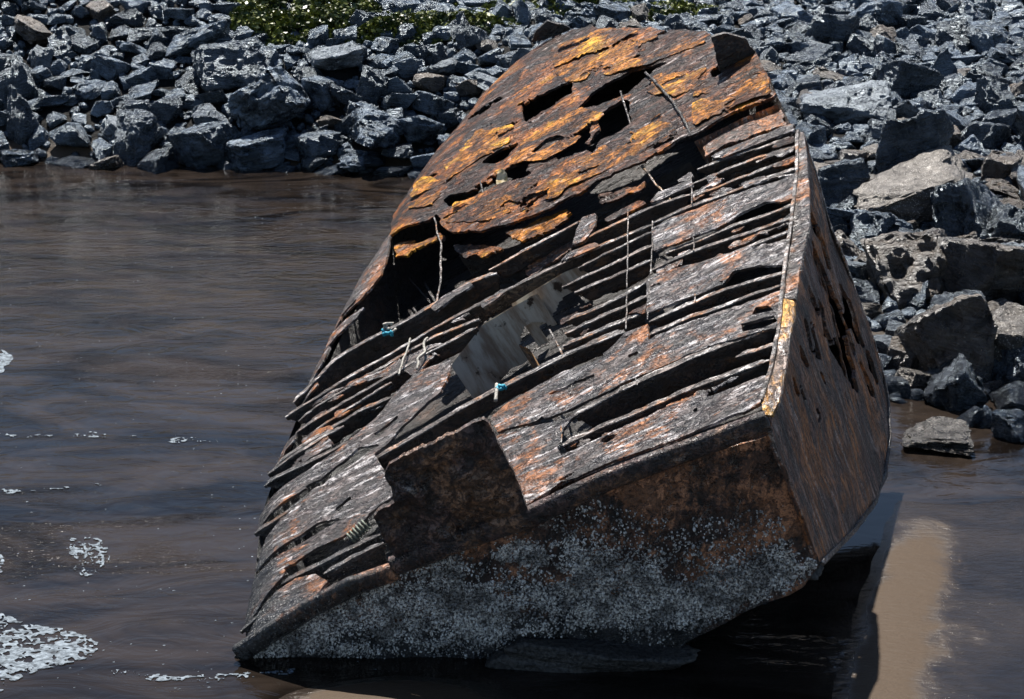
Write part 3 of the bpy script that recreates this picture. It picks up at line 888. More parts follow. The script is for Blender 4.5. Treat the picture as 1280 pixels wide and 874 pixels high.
# corner strip between deck and end face
sheet('corner_strip', [(954, 508), (964, 474), (974, 424), (981, 376), (996, 380), (987, 440), (977, 505), (968, 524), (957, 522)], DECK, M['rust_gold'], wreck, step=2.0, thick=0.03, lift=0.03, ragged=1.4, rfreq=0.14, along=(0.2, -1), relief=0.03, relief_freq=3.0, seed=9.0)
sheet('corner_strip', [(981, 374), (985, 346), (992, 290), (998, 230), (1000, 166), (1007, 168), (1013, 240), (1013, 285), (1004, 328), (996, 378)], DECK, M['rust_grey'], wreck, step=2.0, thick=0.03, lift=0.03, ragged=1.4, rfreq=0.14, along=(0.2, -1), relief=0.03, relief_freq=3.0, seed=10.0)
stiffener([(955, 505), (966, 470), (976, 420), (984, 350), (992, 290), (998, 230), (1000, 168)], wreck, 0.10, 0.03, lift=0.06, name='corner_bar')

# front face: overhanging, barnacled
FR = [(290, 822), (330, 798), (385, 762), (440, 735), (500, 713), (660, 652), (800, 598), (964, 540), (1000, 640), (1025, 703), (1005, 732), (985, 742), (955, 752), (905, 778), (880, 790), (852, 806), (838, 824), (640, 830), (420, 830), (300, 826)]
def front_extra(X, Y):
    return np.full_like(X, 50.0)
front = sheet('front_plate', FR, FRONT, M['rust_front'], wreck, step=3.0, thick=0.05, lift=0.0, ragged=1.5, rfreq=0.1, along=(1, -0.3), relief=0.07, relief_freq=1.3, seed=14.0)
# underside running back from the front face
bt = [(838, 822), (852, 804), (880, 789), (905, 777), (955, 751), (985, 741), (1005, 731), (1025, 702)]
q = np.array([FRONT.at(x, y, -0.01) for x, y in bt])
far = q + np.array([1.0, 2.6, 0.0]) * np.linspace(0.6, 1.0, len(q))[:, None]
far[:, 2] = q[:, 2] * 0.45
V = np.concatenate([q, (q + far) / 2 + np.array([0, 0, -0.06]), far]); n_ = len(q)
F = [(r_ * n_ + i, r_ * n_ + i + 1, (r_ + 1) * n_ + i + 1, (r_ + 1) * n_ + i) for r_ in range(2) for i in range(n_ - 1)]
link('bottom_plating', mesh_from('bottom_plating', V, F, [True] * len(F)), M['rust_web'], wreck)

# rolled lip along the top of the front face
def lip(pts, r, mat, name='lip_beam', seed=0.0):
    pp, _ = resample(pts, 4)
    base = FRONT.at(pp[:, 0], pp[:, 1], 0.02)
    q, s = resample(base, 0.035)
    n = len(q); m = 12
    T = np.gradient(q, axis=0); T /= np.linalg.norm(T, axis=1)[:, None]
    up_ = np.cross(FRONT.n, T); up_ = up_ * np.sign(up_[:, 2:3])
    a = np.arange(m) * 2 * math.pi / m
    ca, sa = np.cos(a), np.sin(a)
    sq = 1.0 / np.maximum(np.abs(ca), np.abs(sa)) ** 0.7
    rr = r * sq[None, :] * (1 + 0.22 * (fbm(np.stack([np.repeat(s[:, None] * 3, m, 1), np.repeat(ca[None], n, 0), np.repeat(sa[None], n, 0) + seed], -1), 4) - 0.5))
    rings = q[:, None] + rr[..., None] * (ca[None, :, None] * FRONT.n[None, None] * 0.55 + sa[None, :, None] * up_[:, None])
    V, F = grid_tube(rings)
    return link(name, mesh_from(name, V, F, [True] * len(F)), M[mat], wreck)
lip([(492, 706), (560, 680), (660, 645), (760, 598), (860, 561), (960, 524)], 0.105, 'rust_flap')
lip([(300, 815), (345, 786), (390, 757), (440, 731), (494, 712)], 0.10, 'rust_front', seed=4)

# plate standing up from the lip
FLAP = [(487, 577), (520, 562), (560, 542), (604, 521), (611, 527), (622, 552), (645, 594), (661, 634), (610, 656), (560, 676), (502, 700), (492, 690), (466, 642), (494, 624), (490, 606), (480, 594)]
flap = sheet('standing_flap', FLAP, FRONT, M['rust_flap'], wreck, step=2.4, thick=0.045, lift=0.03, ragged=1.6, rfreq=0.12, relief=0.10, relief_freq=4.5, seed=17.0, along=(0.3, 1))
flap['label'] = 'dark rusted plate standing up from the lip'

# keel block under the front face
lump('keel_block', FRONT.at(728, 806, 0.10) + np.array([0, 0.05, -0.02]), (0.98, 0.30, 0.21), M['crust'], wreck, 71, (0, 0, 0.0), sub=5, amp=0.26)
lump('keel_block', FRONT.at(1000, 728, -0.25), (0.32, 0.3, 0.15), M['crust'], wreck, 72, (0, 0.2, 0.2), sub=4, amp=0.12)

# ------------------------------------------------------------------ barnacles (thousands): one part
def barnacle_field():
    r = np.random.default_rng(11)
    n = 280000
    px = r.uniform(295, 1030, n); py = r.uniform(600, 826, n)
    inside = sdf(FR, px, py) > 3
    topb = np.interp(px, [290, 400, 480, 560, 640, 700, 760, 830, 900, 960, 1030], [800, 765, 735, 712, 684, 682, 700, 716, 716, 702, 700])
    botb = np.interp(px, [290, 420, 520, 600, 660, 760, 850, 900, 960, 1030], [818, 812, 806, 798, 784, 778, 772, 762, 738, 694])
    d = np.minimum((py - topb) / 22.0, (botb - py) / 14.0)
    dens = 1 / (1 + np.exp(-d * 2.6))
    dens = dens * np.where(px < 540, 0.55, 1.0)
    nz = fbm2(px * 0.02, py * 0.035, 2.0, 4)
    nz2 = fbm2(px * 0.06, py * 0.08, 5.0, 3)
    dens = dens * np.clip((nz - 0.33) * 8, 0.06, 1.0) * np.clip((nz2 - 0.24) * 6, 0.2, 1.0)
    dens = np.maximum(dens, 0.035 * (py > topb - 70) * (nz > 0.45))
    ok = inside & (r.random(n) < dens * 0.95)
    px, py = px[ok], py[ok]
    P = FRONT.at(px, py, 0.0)
    P = P + FRONT.n * (0.07 * 2 * (fbm(P * 1.3 + 14.0, 4, 0.55) - 0.5))[:, None]
    return P, r
P, r = barnacle_field()
# thin out overlaps on a coarse hash
cellset = {}
keep = []
for i, p in enumerate(P):
    k = (int(p[0] / 0.0118), int(p[2] / 0.011))
    if cellset.get(k, 0) < 1:
        cellset[k] = cellset.get(k, 0) + 1; keep.append(i)
P = P[keep]
nB = len(P)
a = np.arange(6) * math.pi / 3
tx = np.array([1.0, 0, 0]); ty = np.cross(FRONT.n, tx)
rad = r.uniform(0.005, 0.0115, nB) * np.where(r.random(nB) < 0.15, 1.8, 1.0)
hgt = rad * r.uniform(0.8, 1.9, nB)
th = r.uniform(0, 6.28, nB)
tilt = r.normal(size=(nB, 3)) * 0.35
nv = FRONT.n[None] + tilt; nv /= np.linalg.norm(nv, axis=1)[:, None]
A_ = np.cross(nv, ty); A_ /= np.linalg.norm(A_, axis=1)[:, None]; B_ = np.cross(nv, A_)
rings = []
for rr_, hh_ in ((1.0, -0.3), (0.62, 0.95), (0.36, 1.0), (0.30, 0.35)):
    an = a[None] + th[:, None]
    rings.append(P[:, None] + (A_[:, None] * np.cos(an)[..., None] + B_[:, None] * np.sin(an)[..., None]) * (rad * rr_)[:, None, None] + nv[:, None] * (hgt * hh_)[:, None, None])
V = np.stack(rings, 1).reshape(-1, 3)          # nB, 4, 6
F = []
for b in range(nB):
    o0 = b * 24
    for lv in range(3):
        for k in range(6):
            k2 = (k + 1) % 6
            F.append((o0 + lv * 6 + k, o0 + lv * 6 + k2, o0 + lv * 6 + 6 + k2, o0 + lv * 6 + 6 + k))
    F.append(tuple(o0 + 18 + k for k in range(6)))
bo = link('barnacles', mesh_from('barnacles', V, F, [False] * len(F)), M['barnacle'], front)
bo['kind'] = 'stuff'

# ------------------------------------------------------------------ bits caught on the wreck
def cord_knot(name, at, size, mat, label, cat, seed):
    r_ = random.Random(seed)
    pts = [np.asarray(at) + size * np.array([r_.uniform(-1, 1), r_.uniform(-0.6, 0.6), r_.uniform(-0.3, 0.9)]) for _ in range(11)]
    c = []
    for i in range(len(pts) - 1):
        for t in np.linspace(0, 1, 5)[:-1]:
            c.append(pts[i] * (1 - t) + pts[i + 1] * t + 0)
    c = np.array(c)
    for _ in range(3):
        c[1:-1] = (c[:-2] + 2 * c[1:-1] + c[2:]) / 4
    o = tube(name, c, 0.018, M[mat], None, m=6, seed=seed)
    tag(o, label, cat)
    return o
cord_knot('rope_knot', DECK.at(487, 421, 0.04), 0.085, 'rope_blue', 'turquoise rope knot caught on the long rail of the left bay', 'rope', 1)
cord_knot('rope_knot', DECK.at(629, 489, 0.04), 0.06, 'rope_blue', 'turquoise rope end tied to the stringer beside the standing flap', 'rope', 2)
cord_knot('rope_loop', DECK.at(489, 417, 0.06), 0.09, 'rope_pale', 'pale frayed rope looped round the turquoise knot', 'rope', 5)
tag(tube('rope_end', [DECK.at(625, 485, 0.05), DECK.at(624, 493, 0.06), DECK.at(621, 505, 0.04)], 0.02, M['rope_pale'], None, m=6, wob=0.03), 'short pale rope end hanging below the turquoise tie', 'rope')
tag(tube('rope_strip', [DECK.at(517, 428, 0.06), DECK.at(510, 446, 0.05), DECK.at(501, 472, 0.05)], 0.012, M['rope_pale'], None, m=6, wob=0.02), 'straight whitish strap across the ribs of the left bay', 'strap')
tag(tube('rope_strip', [DECK.at(540, 428, 0.06), DECK.at(533, 436, 0.08), DECK.at(533, 446, 0.06), DECK.at(526, 456, 0.06), DECK.at(524, 466, 0.05)], 0.016, M['rope_pale'], None, m=6, wob=0.06), 'ragged white weed strand draped over two ribs', 'weed')
# green rope wound round a rib near the flap
pts = []
ax = unit(DECK.at(470, 640) - DECK.at(432, 668)); ctr0 = DECK.at(436, 672, -0.02); ctr1 = DECK.at(458, 652, -0.02)
s1 = np.cross(DECK.n, ax)
for t in np.linspace(0, 1, 110):
    an = t * 2 * math.pi * 6
    pts.append(ctr0 * (1 - t) + ctr1 * t + s1 * 0.06 * math.cos(an) + DECK.n * 0.055 * math.sin(an))
tag(tube('rope_coil', pts, 0.012, M['rope_green'], None, m=6), 'grey green rope coiled tightly round a rib left of the flap', 'rope')
# cream cloth scrap in a hole of the upper plate
cl = sheet('cloth_scrap', [(622, 214), (628, 210), (633, 216), (634, 228), (636, 236), (629, 238), (626, 230), (621, 236), (620, 224)], FRONT if False else Plane(DECK.at(628, 232, 0.08), unit(DECK.n + np.array([0, -1.2, 0]))), M['cloth'], None, step=1.2, thick=0.012, ragged=1.2, rfreq=0.3, relief=0.05, relief_freq=8, seed=5)
tag(cl, 'cream cloth scrap snagged in a hole of the orange upper plating', 'cloth')

# ------------------------------------------------------------------ rocks
def rock_mat(name, dark, light, tint=(0.72, 0.87, 1.0, 1.0), spk=0.0, rough=(0.13, 0.36)):  # default tint puts sky blue into the highlights
    m, nt = newmat(name); g = N(nt)
    oc0 = g.node('ShaderNodeTexCoord').outputs['Object']
    oi = g.node('ShaderNodeObjectInfo')
    rnd = oi.outputs['Random']
    geo = g.node('ShaderNodeNewGeometry').outputs['Position']
    oc = g.node('ShaderNodeVectorMath', {0: geo, 1: g.node('ShaderNodeCombineXYZ', {0: g.math('MULTIPLY', rnd, 40.0), 1: g.math('MULTIPLY', rnd, 13.0), 2: 0.0}).outputs[0]}, operation='ADD').outputs[0]
    f1 = g.noise(oc, 1.8, 5, 0.62, 0.5)
    f2 = g.noise(g.mapping(oc0, scale=(1.0, 1.0, 5.0), rot=(0.5, 0.4, 0)), 2.6, 6, 0.68, 0.6)
    f3 = g.noise(oc, 34, 3, 0.65)
    f4 = g.noise(oc, 7, 5, 0.68, 0.4)
    c = g.mix(g.ramp(f1, 0.38, 0.62), dark, light)
    c = g.mix(g.math('MULTIPLY', g.ramp(f2, 0.55, 0.66), 0.7), c, tuple(min(1, x * 1.7) for x in light))
    c = g.scalecol(c, g.math('MULTIPLY', g.ramp(f3, 0.28, 0.72, 0.85, 1.15), g.ramp(rnd, 0.0, 1.0, 0.7, 1.35)))
    if spk:
        v = g.vor(oc, 30).outputs['Distance']
        c = g.mix(g.math('MULTIPLY', g.ramp(v, 0.34, 0.2), g.ramp(f1, 0.4, 0.55)), c, (0.42, 0.41, 0.39))
    z = g.node('ShaderNodeSeparateXYZ', {0: geo}).outputs[2]
    wet = g.ramp(g.math('ADD', z, g.math('MULTIPLY', f1, 0.5)), 0.75, 0.35)
    c = g.mix(g.math('MULTIPLY', wet, 0.6), c, (0.014, 0.015, 0.017))
    rg = g.math('SUBTRACT', g.ramp(f4, 0.35, 0.65, rough[0], rough[1]), g.math('MULTIPLY', wet, 0.15))
    nrm = g.bump(f2, 0.9, 0.14)
    nrm = g.bump(f4, 0.8, 0.05, nrm)
    nrm = g.bump(f3, 0.4, 0.004, nrm)
    g.out(c, rg, nrm, spec=1.0, **{'Specular Tint': tint})
    return m
_cut = {}
def cut_rock(seed, kind, L=0.11, amp=0.085):
    """quarried stone: a block split along random joint planes, arrises chipped, faces weathered"""
    r = np.random.default_rng(seed + 1000)
    if kind == 'rounded':
        return rock_shape(seed, 4 if L > 0.08 else 5, 20, 0.10)
    bm = bmesh.new()
    bmesh.ops.create_cube(bm, size=4.0)
    Q = np.linalg.qr(r.normal(size=(3, 3)))[0] if kind == 'wedge-shaped' else np.eye(3)
    pl = []
    for ax in range(3):
        for sg in (-1, 1):
            pl.append((unit(Q[ax] * sg + r.normal(size=3) * 0.22), r.uniform(0.68, 0.95)))
    for _ in range({'blocky': 5, 'slab-like': 5, 'wedge-shaped': 3}[kind]):
        pl.append((unit(r.normal(size=3)), r.uniform(0.62, 1.0)))
    for n_, d_ in pl:
        ret = bmesh.ops.bisect_plane(bm, geom=bm.verts[:] + bm.edges[:] + bm.faces[:], plane_co=Vector(n_ * d_), plane_no=Vector(n_), clear_outer=True)
        ed = [e for e in ret['geom_cut'] if isinstance(e, bmesh.types.BMEdge)]
        if len(ed) >= 3:
            bmesh.ops.contextual_create(bm, geom=ed)
    bmesh.ops.remove_doubles(bm, verts=bm.verts[:], dist=0.02)
    bmesh.ops.bevel(bm, geom=bm.edges[:], offset=0.09, segments=2, affect='EDGES', profile=0.5)
    bmesh.ops.triangulate(bm, faces=bm.faces[:])
    for _ in range(6):
        ed = [e for e in bm.edges if e.calc_length() > L * 1.45]
        if not ed: break
        bmesh.ops.subdivide_edges(bm, edges=ed, cuts=1)
        bmesh.ops.triangulate(bm, faces=[f for f in bm.faces if len(f.verts) > 3])
    bm.normal_update()
    bm.verts.index_update()
    P = np.array([v.co[:] for v in bm.verts]); Nn = np.array([v.normal[:] for v in bm.verts])
    F = [tuple(v.index for v in f.verts) for f in bm.faces]
    bm.free()
    bd = unit(r.normal(size=3)); u = P @ bd
    q = fbm(P * 1.5 + seed, 4, 0.55) - 0.5
    st = fbm(np.stack([u * 6 + q * 2.0, np.full_like(u, seed), np.zeros_like(u)], -1), 3, 0.6) - 0.5
    fine = fbm(P * 5 + seed * 1.3, 4, 0.6) - 0.5
    chip = np.clip(fbm(P * 2.6 + seed * 0.7, 3, 0.5) - 0.56, 0, 1)
    P = P + Nn * (amp * (2.4 * q + 1.6 * st + 1.3 * fine - 6.0 * chip))[:, None]
    return P, F

RM = {
    'slate-blue': rock_mat('rock_slate', (0.008, 0.0105, 0.0145), (0.115, 0.146, 0.190)),
    'charcoal': rock_mat('rock_charcoal', (0.007, 0.008, 0.010), (0.055, 0.063, 0.076)),
    'brown-grey': rock_mat('rock_brown', (0.016, 0.012, 0.009), (0.088, 0.068, 0.050), tint=(0.92, 0.93, 0.95, 1), rough=(0.22, 0.48)),
    'barnacle-speckled': rock_mat('rock_speckled', (0.018, 0.016, 0.015), (0.06, 0.054, 0.048), spk=1, tint=(1, 0.95, 0.9, 1), rough=(0.3, 0.6)),
    'pale grey': rock_mat('rock_pale', (0.04, 0.046, 0.055), (0.15, 0.165, 0.185), rough=(0.2, 0.45)),
}
SHAPES = {'blocky': (1.0, 0.85, 0.75), 'slab-like': (1.15, 0.85, 0.42), 'wedge-shaped': (0.95, 0.7, 0.95), 'rounded': (1.0, 0.85, 0.66)}
BASE = {}
for si, (sn, sc) in enumerate(SHAPES.items()):
    BASE[sn] = []
    for k in range(7):
        V, F = cut_rock(100 * si + k + 3, sn, 0.12)
        V = V * np.asarray(sc)
        me = mesh_from('rock', V, F, [True] * len(F))
        me.set_sharp_from_angle(angle=math.radians(38))
        me.materials.append(RM['charcoal'])
        BASE[sn].append((me, V, F))

def march_ray(px, py, lift):
    d = ray(px, py)
    t = np.linspace(18, 75, 4000)
    P = C0 + t[:, None] * d
    dz = P[:, 2] - (height(P[:, 0], P[:, 1]) + lift)
    i = np.argmax(dz < 0)
    return P[i], t[i]

ROCKS = []    # dict: pos, size(radius), shape, tone, rot, manual
def px_rock(px, py, w, shape, tone, rz=None, tilt=(0, 0), squash=1.0, sink=0.35, hi=False, seed=None):
    P, t = march_ray(px, py, 0.0)
    r_ = 0.5 * w * t / FP
    P, t = march_ray(px, py, r_ * sink)
    r_ = 0.5 * w * t / FP
    ROCKS.append(dict(pos=P, r=r_, shape=shape, tone=tone, rot=(tilt[0], tilt[1], rz if rz is not None else random.uniform(0, 6.28)), squash=squash, manual=True, seed=seed, px=px, py=py, w=w))

MAN = [  # photo position of the centre, width, form, tone, tilt, height factor
    (1186, 445, 122, 'wedge-shaped', 'brown-grey', (0.1, -0.1), 1.25), (1140, 340, 128, 'blocky', 'brown-grey', (-0.35, 0.25), 1.2), (1258, 440, 96, 'blocky', 'barnacle-speckled', (0, 0.1), 1.35),
    (1240, 342, 118, 'blocky', 'brown-grey', (0.2, 0.0), 1.05), (1108, 432, 52, 'rounded', 'pale grey', (0, 0), 1.0), (1098, 292, 76, 'blocky', 'slate-blue', (0.1, 0.2), 1.0),
    (1140, 238, 124, 'slab-like', 'barnacle-speckled', (0.1, -0.25), 0.9), (1134, 208, 92, 'wedge-shaped', 'charcoal', (0.1, 0.3), 1.1), (1046, 236, 74, 'blocky', 'charcoal', (0.1, 0), 1.3),
    (1056, 132, 108, 'slab-like', 'pale grey', (-0.35, 0.15), 1.3), (1122, 104, 84, 'blocky', 'charcoal', (0.1, 0.1), 0.95), (1205, 275, 92, 'wedge-shaped', 'charcoal', (-0.2, 0.5), 1.1),
    (1262, 290, 70, 'blocky', 'charcoal', (0.1, 0.4), 1.0), (1168, 168, 76, 'slab-like', 'brown-grey', (0.1, 0.2), 1.0), (1232, 172, 70, 'blocky', 'charcoal', (0, 0.2), 1.0),
    (1180, 541, 84, 'slab-like', 'barnacle-speckled', (0, 0), 0.45), (1264, 536, 54, 'blocky', 'slate-blue', (0, 0), 1.1), (1216, 524, 40, 'wedge-shaped', 'charcoal', (0, 0), 0.9), (1236, 530, 30, 'wedge-shaped', 'slate-blue', (0, 0), 1.0),
    (1130, 450, 52, 'blocky', 'brown-grey', (0.2, 0.2), 1.2), (1116, 488, 40, 'blocky', 'charcoal', (0, 0), 1.0), (1086, 270, 44, 'slab-like', 'pale grey', (0, 0), 1.0), (1190, 48, 60, 'blocky', 'charcoal', (0, 0), 1.0),
    (1232, 52, 58, 'blocky', 'slate-blue', (0, 0), 1.0), (1094, 22, 66, 'slab-like', 'slate-blue', (-0.2, 0.1), 1.2), (1040, 40, 70, 'blocky', 'charcoal', (0, 0.2), 0.9), (990, 18, 56, 'slab-like', 'slate-blue', (0, 0), 1.1),
    (1030, 305, 40, 'blocky', 'slate-blue', (0, 0), 1.0), (1255, 400, 60, 'slab-like', 'brown-grey', (0, -0.35), 1.0), (1070, 345, 50, 'blocky', 'pale grey', (0, 0), 1.1),
    # far bank
    (173, 173, 76, 'blocky', 'charcoal', (0, 0.05), 1.2), (27, 160, 54, 'wedge-shaped', 'charcoal', (0, 0.2), 1.5), (88, 168, 68, 'rounded', 'slate-blue', (0, 0.1), 1.0), (284, 82, 84, 'blocky', 'charcoal', (-0.1, 0.1), 1.15),
    (206, 138, 66, 'rounded', 'charcoal', (0, 0), 1.1), (348, 128, 120, 'slab-like', 'slate-blue', (-0.4, 0.2), 1.3), (400, 118, 58, 'blocky', 'slate-blue', (-0.2, 0), 1.2), (467, 112, 48, 'blocky', 'charcoal', (0, 0), 1.4),
    (422, 73, 78, 'slab-like', 'pale grey', (-0.2, 0.1), 1.1), (320, 189, 88, 'slab-like', 'slate-blue', (-0.1, 0.05), 1.25), (254, 181, 82, 'blocky', 'slate-blue', (0, 0.15), 0.9), (22, 196, 70, 'slab-like', 'slate-blue', (0, 0), 0.7),
    (470, 158, 92, 'slab-like', 'slate-blue', (-0.2, -0.15), 1.2), (452, 202, 72, 'slab-like', 'slate-blue', (0, 0), 0.8), (392, 202, 64, 'rounded', 'charcoal', (0, 0), 0.7), (398, 182, 62, 'blocky', 'slate-blue', (0, 0.1), 0.9),
    (540, 104, 62, 'rounded', 'brown-grey', (0, -0.1), 0.95), (538, 132, 58, 'slab-like', 'slate-blue', (-0.2, 0), 1.2), (530, 164, 66, 'slab-like', 'slate-blue', (-0.2, -0.3), 1.3), (500, 192, 50, 'slab-like', 'charcoal', (0, 0), 1.0),
    (248, 50, 66, 'slab-like', 'slate-blue', (-0.2, -0.2), 1.2), (198, 64, 46, 'rounded', 'charcoal', (0, 0), 1.1), (44, 38, 56, 'slab-like', 'brown-grey', (0, -0.3), 1.1), (25, 112, 62, 'wedge-shaped', 'charcoal', (0.1, 0.4), 1.1),
    (560, 85, 50, 'slab-like', 'pale grey', (-0.1, -0.1), 1.0), (610, 57, 44, 'rounded', 'brown-grey', (0, 0), 0.8), (905, 38, 46, 'rounded', 'slate-blue', (0, 0), 1.0), (770, 16, 60, 'slab-like', 'slate-blue', (0, 0), 1.0), (680, 26, 34, 'blocky', 'charcoal', (0, 0), 1.0),
]
for mn in MAN:
    px_rock(mn[0], mn[1], mn[2] * (1.08 if mn[0] > 1000 and mn[1] > 180 else 1.0), mn[3], mn[4], tilt=mn[5], squash=mn[6])

def in_wreck(x, y):
    return (-3.5 < x < 5.0) and y < 25.5
# scattered riprap over the visible bank
rr_ = random.Random(21)
cand = []
tries = 0
pos_list = [(d['pos'][0], d['pos'][1], d['r'] * 0.8) for d in ROCKS]
hashg = {}
def hkey(x, y): return (int(x // 1.5), int(y // 1.5))
for x, y, r_ in pos_list:
    hashg.setdefault(hkey(x, y), []).append((x, y, r_))
def clash(x, y, r_, f):
    kx, ky = hkey(x, y)
    for i in (-1, 0, 1):
        for j in (-1, 0, 1):
            for (a_, b_, c_) in hashg.get((kx + i, ky + j), ()):
                if (a_ - x) ** 2 + (b_ - y) ** 2 < ((r_ + c_) * f) ** 2:
                    return True
    return False
for stage, (rmin, rmax, tries, f) in enumerate([(0.36, 0.56, 5000, 0.72), (0.20, 0.36, 34000, 0.70), (0.11, 0.21, 50000, 0.76)]):
    for _ in range(tries):
        x = rr_.uniform(-24, 20); y = rr_.uniform(20.5, 50)
        s = float(shore(x))
        if y < s - 0.25 or in_wreck(x, y):
            continue
        k = min(1.0, (y - s) / (46.5 - s))
        r_ = rr_.uniform(rmin, rmax) * (1.12 - 0.35 * k)
        if clash(x, y, r_, f):
            continue
        z = float(height(x, y))
        px, py = project(np.array([x, y, z]))
        if px < -420 or px > 1700 or py < -60 or py > 620:
            continue
        hashg.setdefault(hkey(x, y), []).append((x, y, r_))
        shape = rr_.choices(list(SHAPES), (0.38, 0.32, 0.18, 0.12))[0]
        near = px > 1000 and py > 200
        tone = rr_.choices(list(RM), (0.16, 0.24, 0.50, 0.08, 0.02) if near else (0.44, 0.36, 0.10, 0.0, 0.10))[0]
        w = 2 * r_ * FP / float((np.array([x, y, z]) - C0) @ FW)
        ROCKS.append(dict(pos=np.array([x, y, z + r_ * 0.22]), r=r_, shape=shape, tone=tone, rot=(rr_.uniform(-0.4, 0.4), rr_.uniform(-0.4, 0.4), rr_.uniform(0, 6.28)), squash=1.0, manual=False, seed=None, px=float(px), py=float(py), w=w))

# patches of ground cover on the bank (photo outlines), kept free of big stones
GREEN = [[(285, -10), (470, -10), (476, 20), (440, 44), (400, 58), (330, 60), (285, 44)], [(430, 52), (470, 34), (560, 26), (650, 30), (640, 42), (560, 52), (480, 58)], [(540, -8), (900, -8), (880, 12), (720, 22), (600, 18)], [(700, 12), (760, 10), (900, 14), (880, 30), (820, 30)]]
def in_green(px, py, m=0.0):
    a_, b_ = np.array([px], float), np.array([py], float)
    return any(sdf(p, a_, b_)[0] > m for p in GREEN[:1])
ROCKS = [d for d in ROCKS if d['manual'] or not in_green(d['px'], d['py'], 8)]

def hidden(d):
    return sdf([tuple(p) for p in LEFT] + [(740, 36), (860, 42), (945, 70), (985, 155), (1012, 190), (1040, 290), (1075, 380), (1110, 505), (1107, 590), (1025, 703), (838, 822)], np.array([d['px']]), np.array([d['py']]))[0] > max(14, d['w'] * 0.6)
vis = [d for d in ROCKS if not hidden(d) and -d['w'] * 0.3 < d['px'] < 1280 + d['w'] * 0.3 and -d['w'] * 0.3 < d['py']]
vis.sort(key=lambda d: (not d['manual'], -d['w']))
single = vis[:292]
sid = {id(d) for d in single}
rest = [d for d in ROCKS if id(d) not in sid]

def ordinal(n):
    return f"{n}{'th' if 10 <= n % 100 <= 20 else {1: 'st', 2: 'nd', 3: 'rd'}.get(n % 10, 'th')}"
def zone(d):
    px, py = d['px'], d['py']
    if px < 640:
        if py > 168: return 'waterline row of the far bank'
        if py > 128: return 'second row up the far bank'
        if py > 92: return 'third row up the far bank'
        if py > 58: return 'fourth row up the far bank'
        if py > 26: return 'fifth row up the far bank'
        return 'top row of the far bank'
    if px < 950: return 'strip above the orange upper plating'
    for lim, nm in ((505, 'pool below the near bank'), (415, 'lowest row of the near bank'), (335, 'second row up the near bank'), (265, 'third row up the near bank'), (205, 'fourth row up the near bank'), (155, 'fifth row up the near bank'), (112, 'sixth row up the near bank'), (72, 'seventh row up the near bank'), (36, 'eighth row up the near bank')):
        if py > lim: return nm
    return 'top row of the near bank'
zones = {}
for d in single:
    zones.setdefault(zone(d), []).append(d)
for zn, ds in zones.items():
    ds.sort(key=lambda d: d['px'])
    for i, d in enumerate(ds):
        d['label'] = f"{d['tone']} {d['shape']} rock, {ordinal(i + 1)} from left in the {zn}"
for i, d in enumerate(single):
    shape = d['shape']
    sc = d['r'] * (0.98 if d['manual'] else 1.05)
    if d['w'] > 70:
        V, F = cut_rock(900 + i * 7, shape, 0.07, 0.11)
        me = mesh_from('rock', V * np.asarray(SHAPES[shape]), F, [True] * len(F))
        me.set_sharp_from_angle(angle=math.radians(38))
        me.materials.append(RM['charcoal'])
    else:
        me = BASE[shape][i % len(BASE[shape])][0]
    o = bpy.data.objects.new('rock', me)
    col.objects.link(o)
    o.location = d['pos']
    o.rotation_euler = d['rot']
    o.scale = (sc, sc, sc * d['squash'])
    o.material_slots[0].link = 'OBJECT'
    o.material_slots[0].material = RM[d['tone']]
    tag(o, d['label'], 'rock', 'rocks of the bank')

# the small stones between them, uncountable: one object
def low_rock(k):
    V, F = cut_rock(700 + k, ('blocky', 'slab-like', 'wedge-shaped')[k % 3], 0.3, 0.08)
    return V, F
LOW = [low_rock(k) for k in range(14)]
Vs, Fs, off = [], [], 0
r3 = random.Random(9)
small = [(d['pos'], d['r'], d['rot'], SHAPES[d['shape']]) for d in rest]
for _ in range(7000):
    x = r3.uniform(-15, 14.5); y = r3.uniform(21.8, 48)
    s = float(shore(x))
    if y < s - 0.1 or in_wreck(x, y): continue
    small.append((np.array([x, y, float(height(x, y)) + 0.02]), r3.uniform(0.06, 0.16), (r3.uniform(-1, 1), r3.uniform(-1, 1), r3.uniform(0, 6)), (1, 0.8, 0.6)))
D2, F2 = ico(2)
for pos, r_, rot, sc in small:
    if r_ < 0.16:
        V, F = D2 * (0.85 + 0.3 * r3.random()), F2
        V = V * (0.8 + 0.4 * _h((D2[:, 0] * 9 + pos[0] * 31).astype(int), (D2[:, 1] * 9).astype(int), (D2[:, 2] * 9).astype(int)))[:, None]
    else:
        V, F = LOW[r3.randrange(14)]
    Rm = np.array(Euler(rot).to_matrix())
    Vs.append((V * np.asarray(sc) * r_ * 1.1) @ Rm.T + pos)
    F = np.asarray(F) + off
    Fs.append(F); off += len(V)
V = np.concatenate(Vs); F = np.concatenate(Fs)
me = bpy.data.meshes.new('rubble')
me.vertices.add(len(V)); me.vertices.foreach_set('co', V.astype(np.float32).ravel())
me.loops.add(F.size); me.loops.foreach_set('vertex_index', F.astype(np.int32).ravel())
me.polygons.add(len(F)); me.polygons.foreach_set('loop_start', np.arange(0, F.size, 3, dtype=np.int32))
me.update(calc_edges=True); me.validate()
me.polygons.foreach_set('use_smooth', np.ones(len(F), bool))
rub = link('rubble', me, RM['slate-blue'])
tag(rub, 'small broken stones filling the gaps between the bank rocks', 'rubble', kind='stuff')

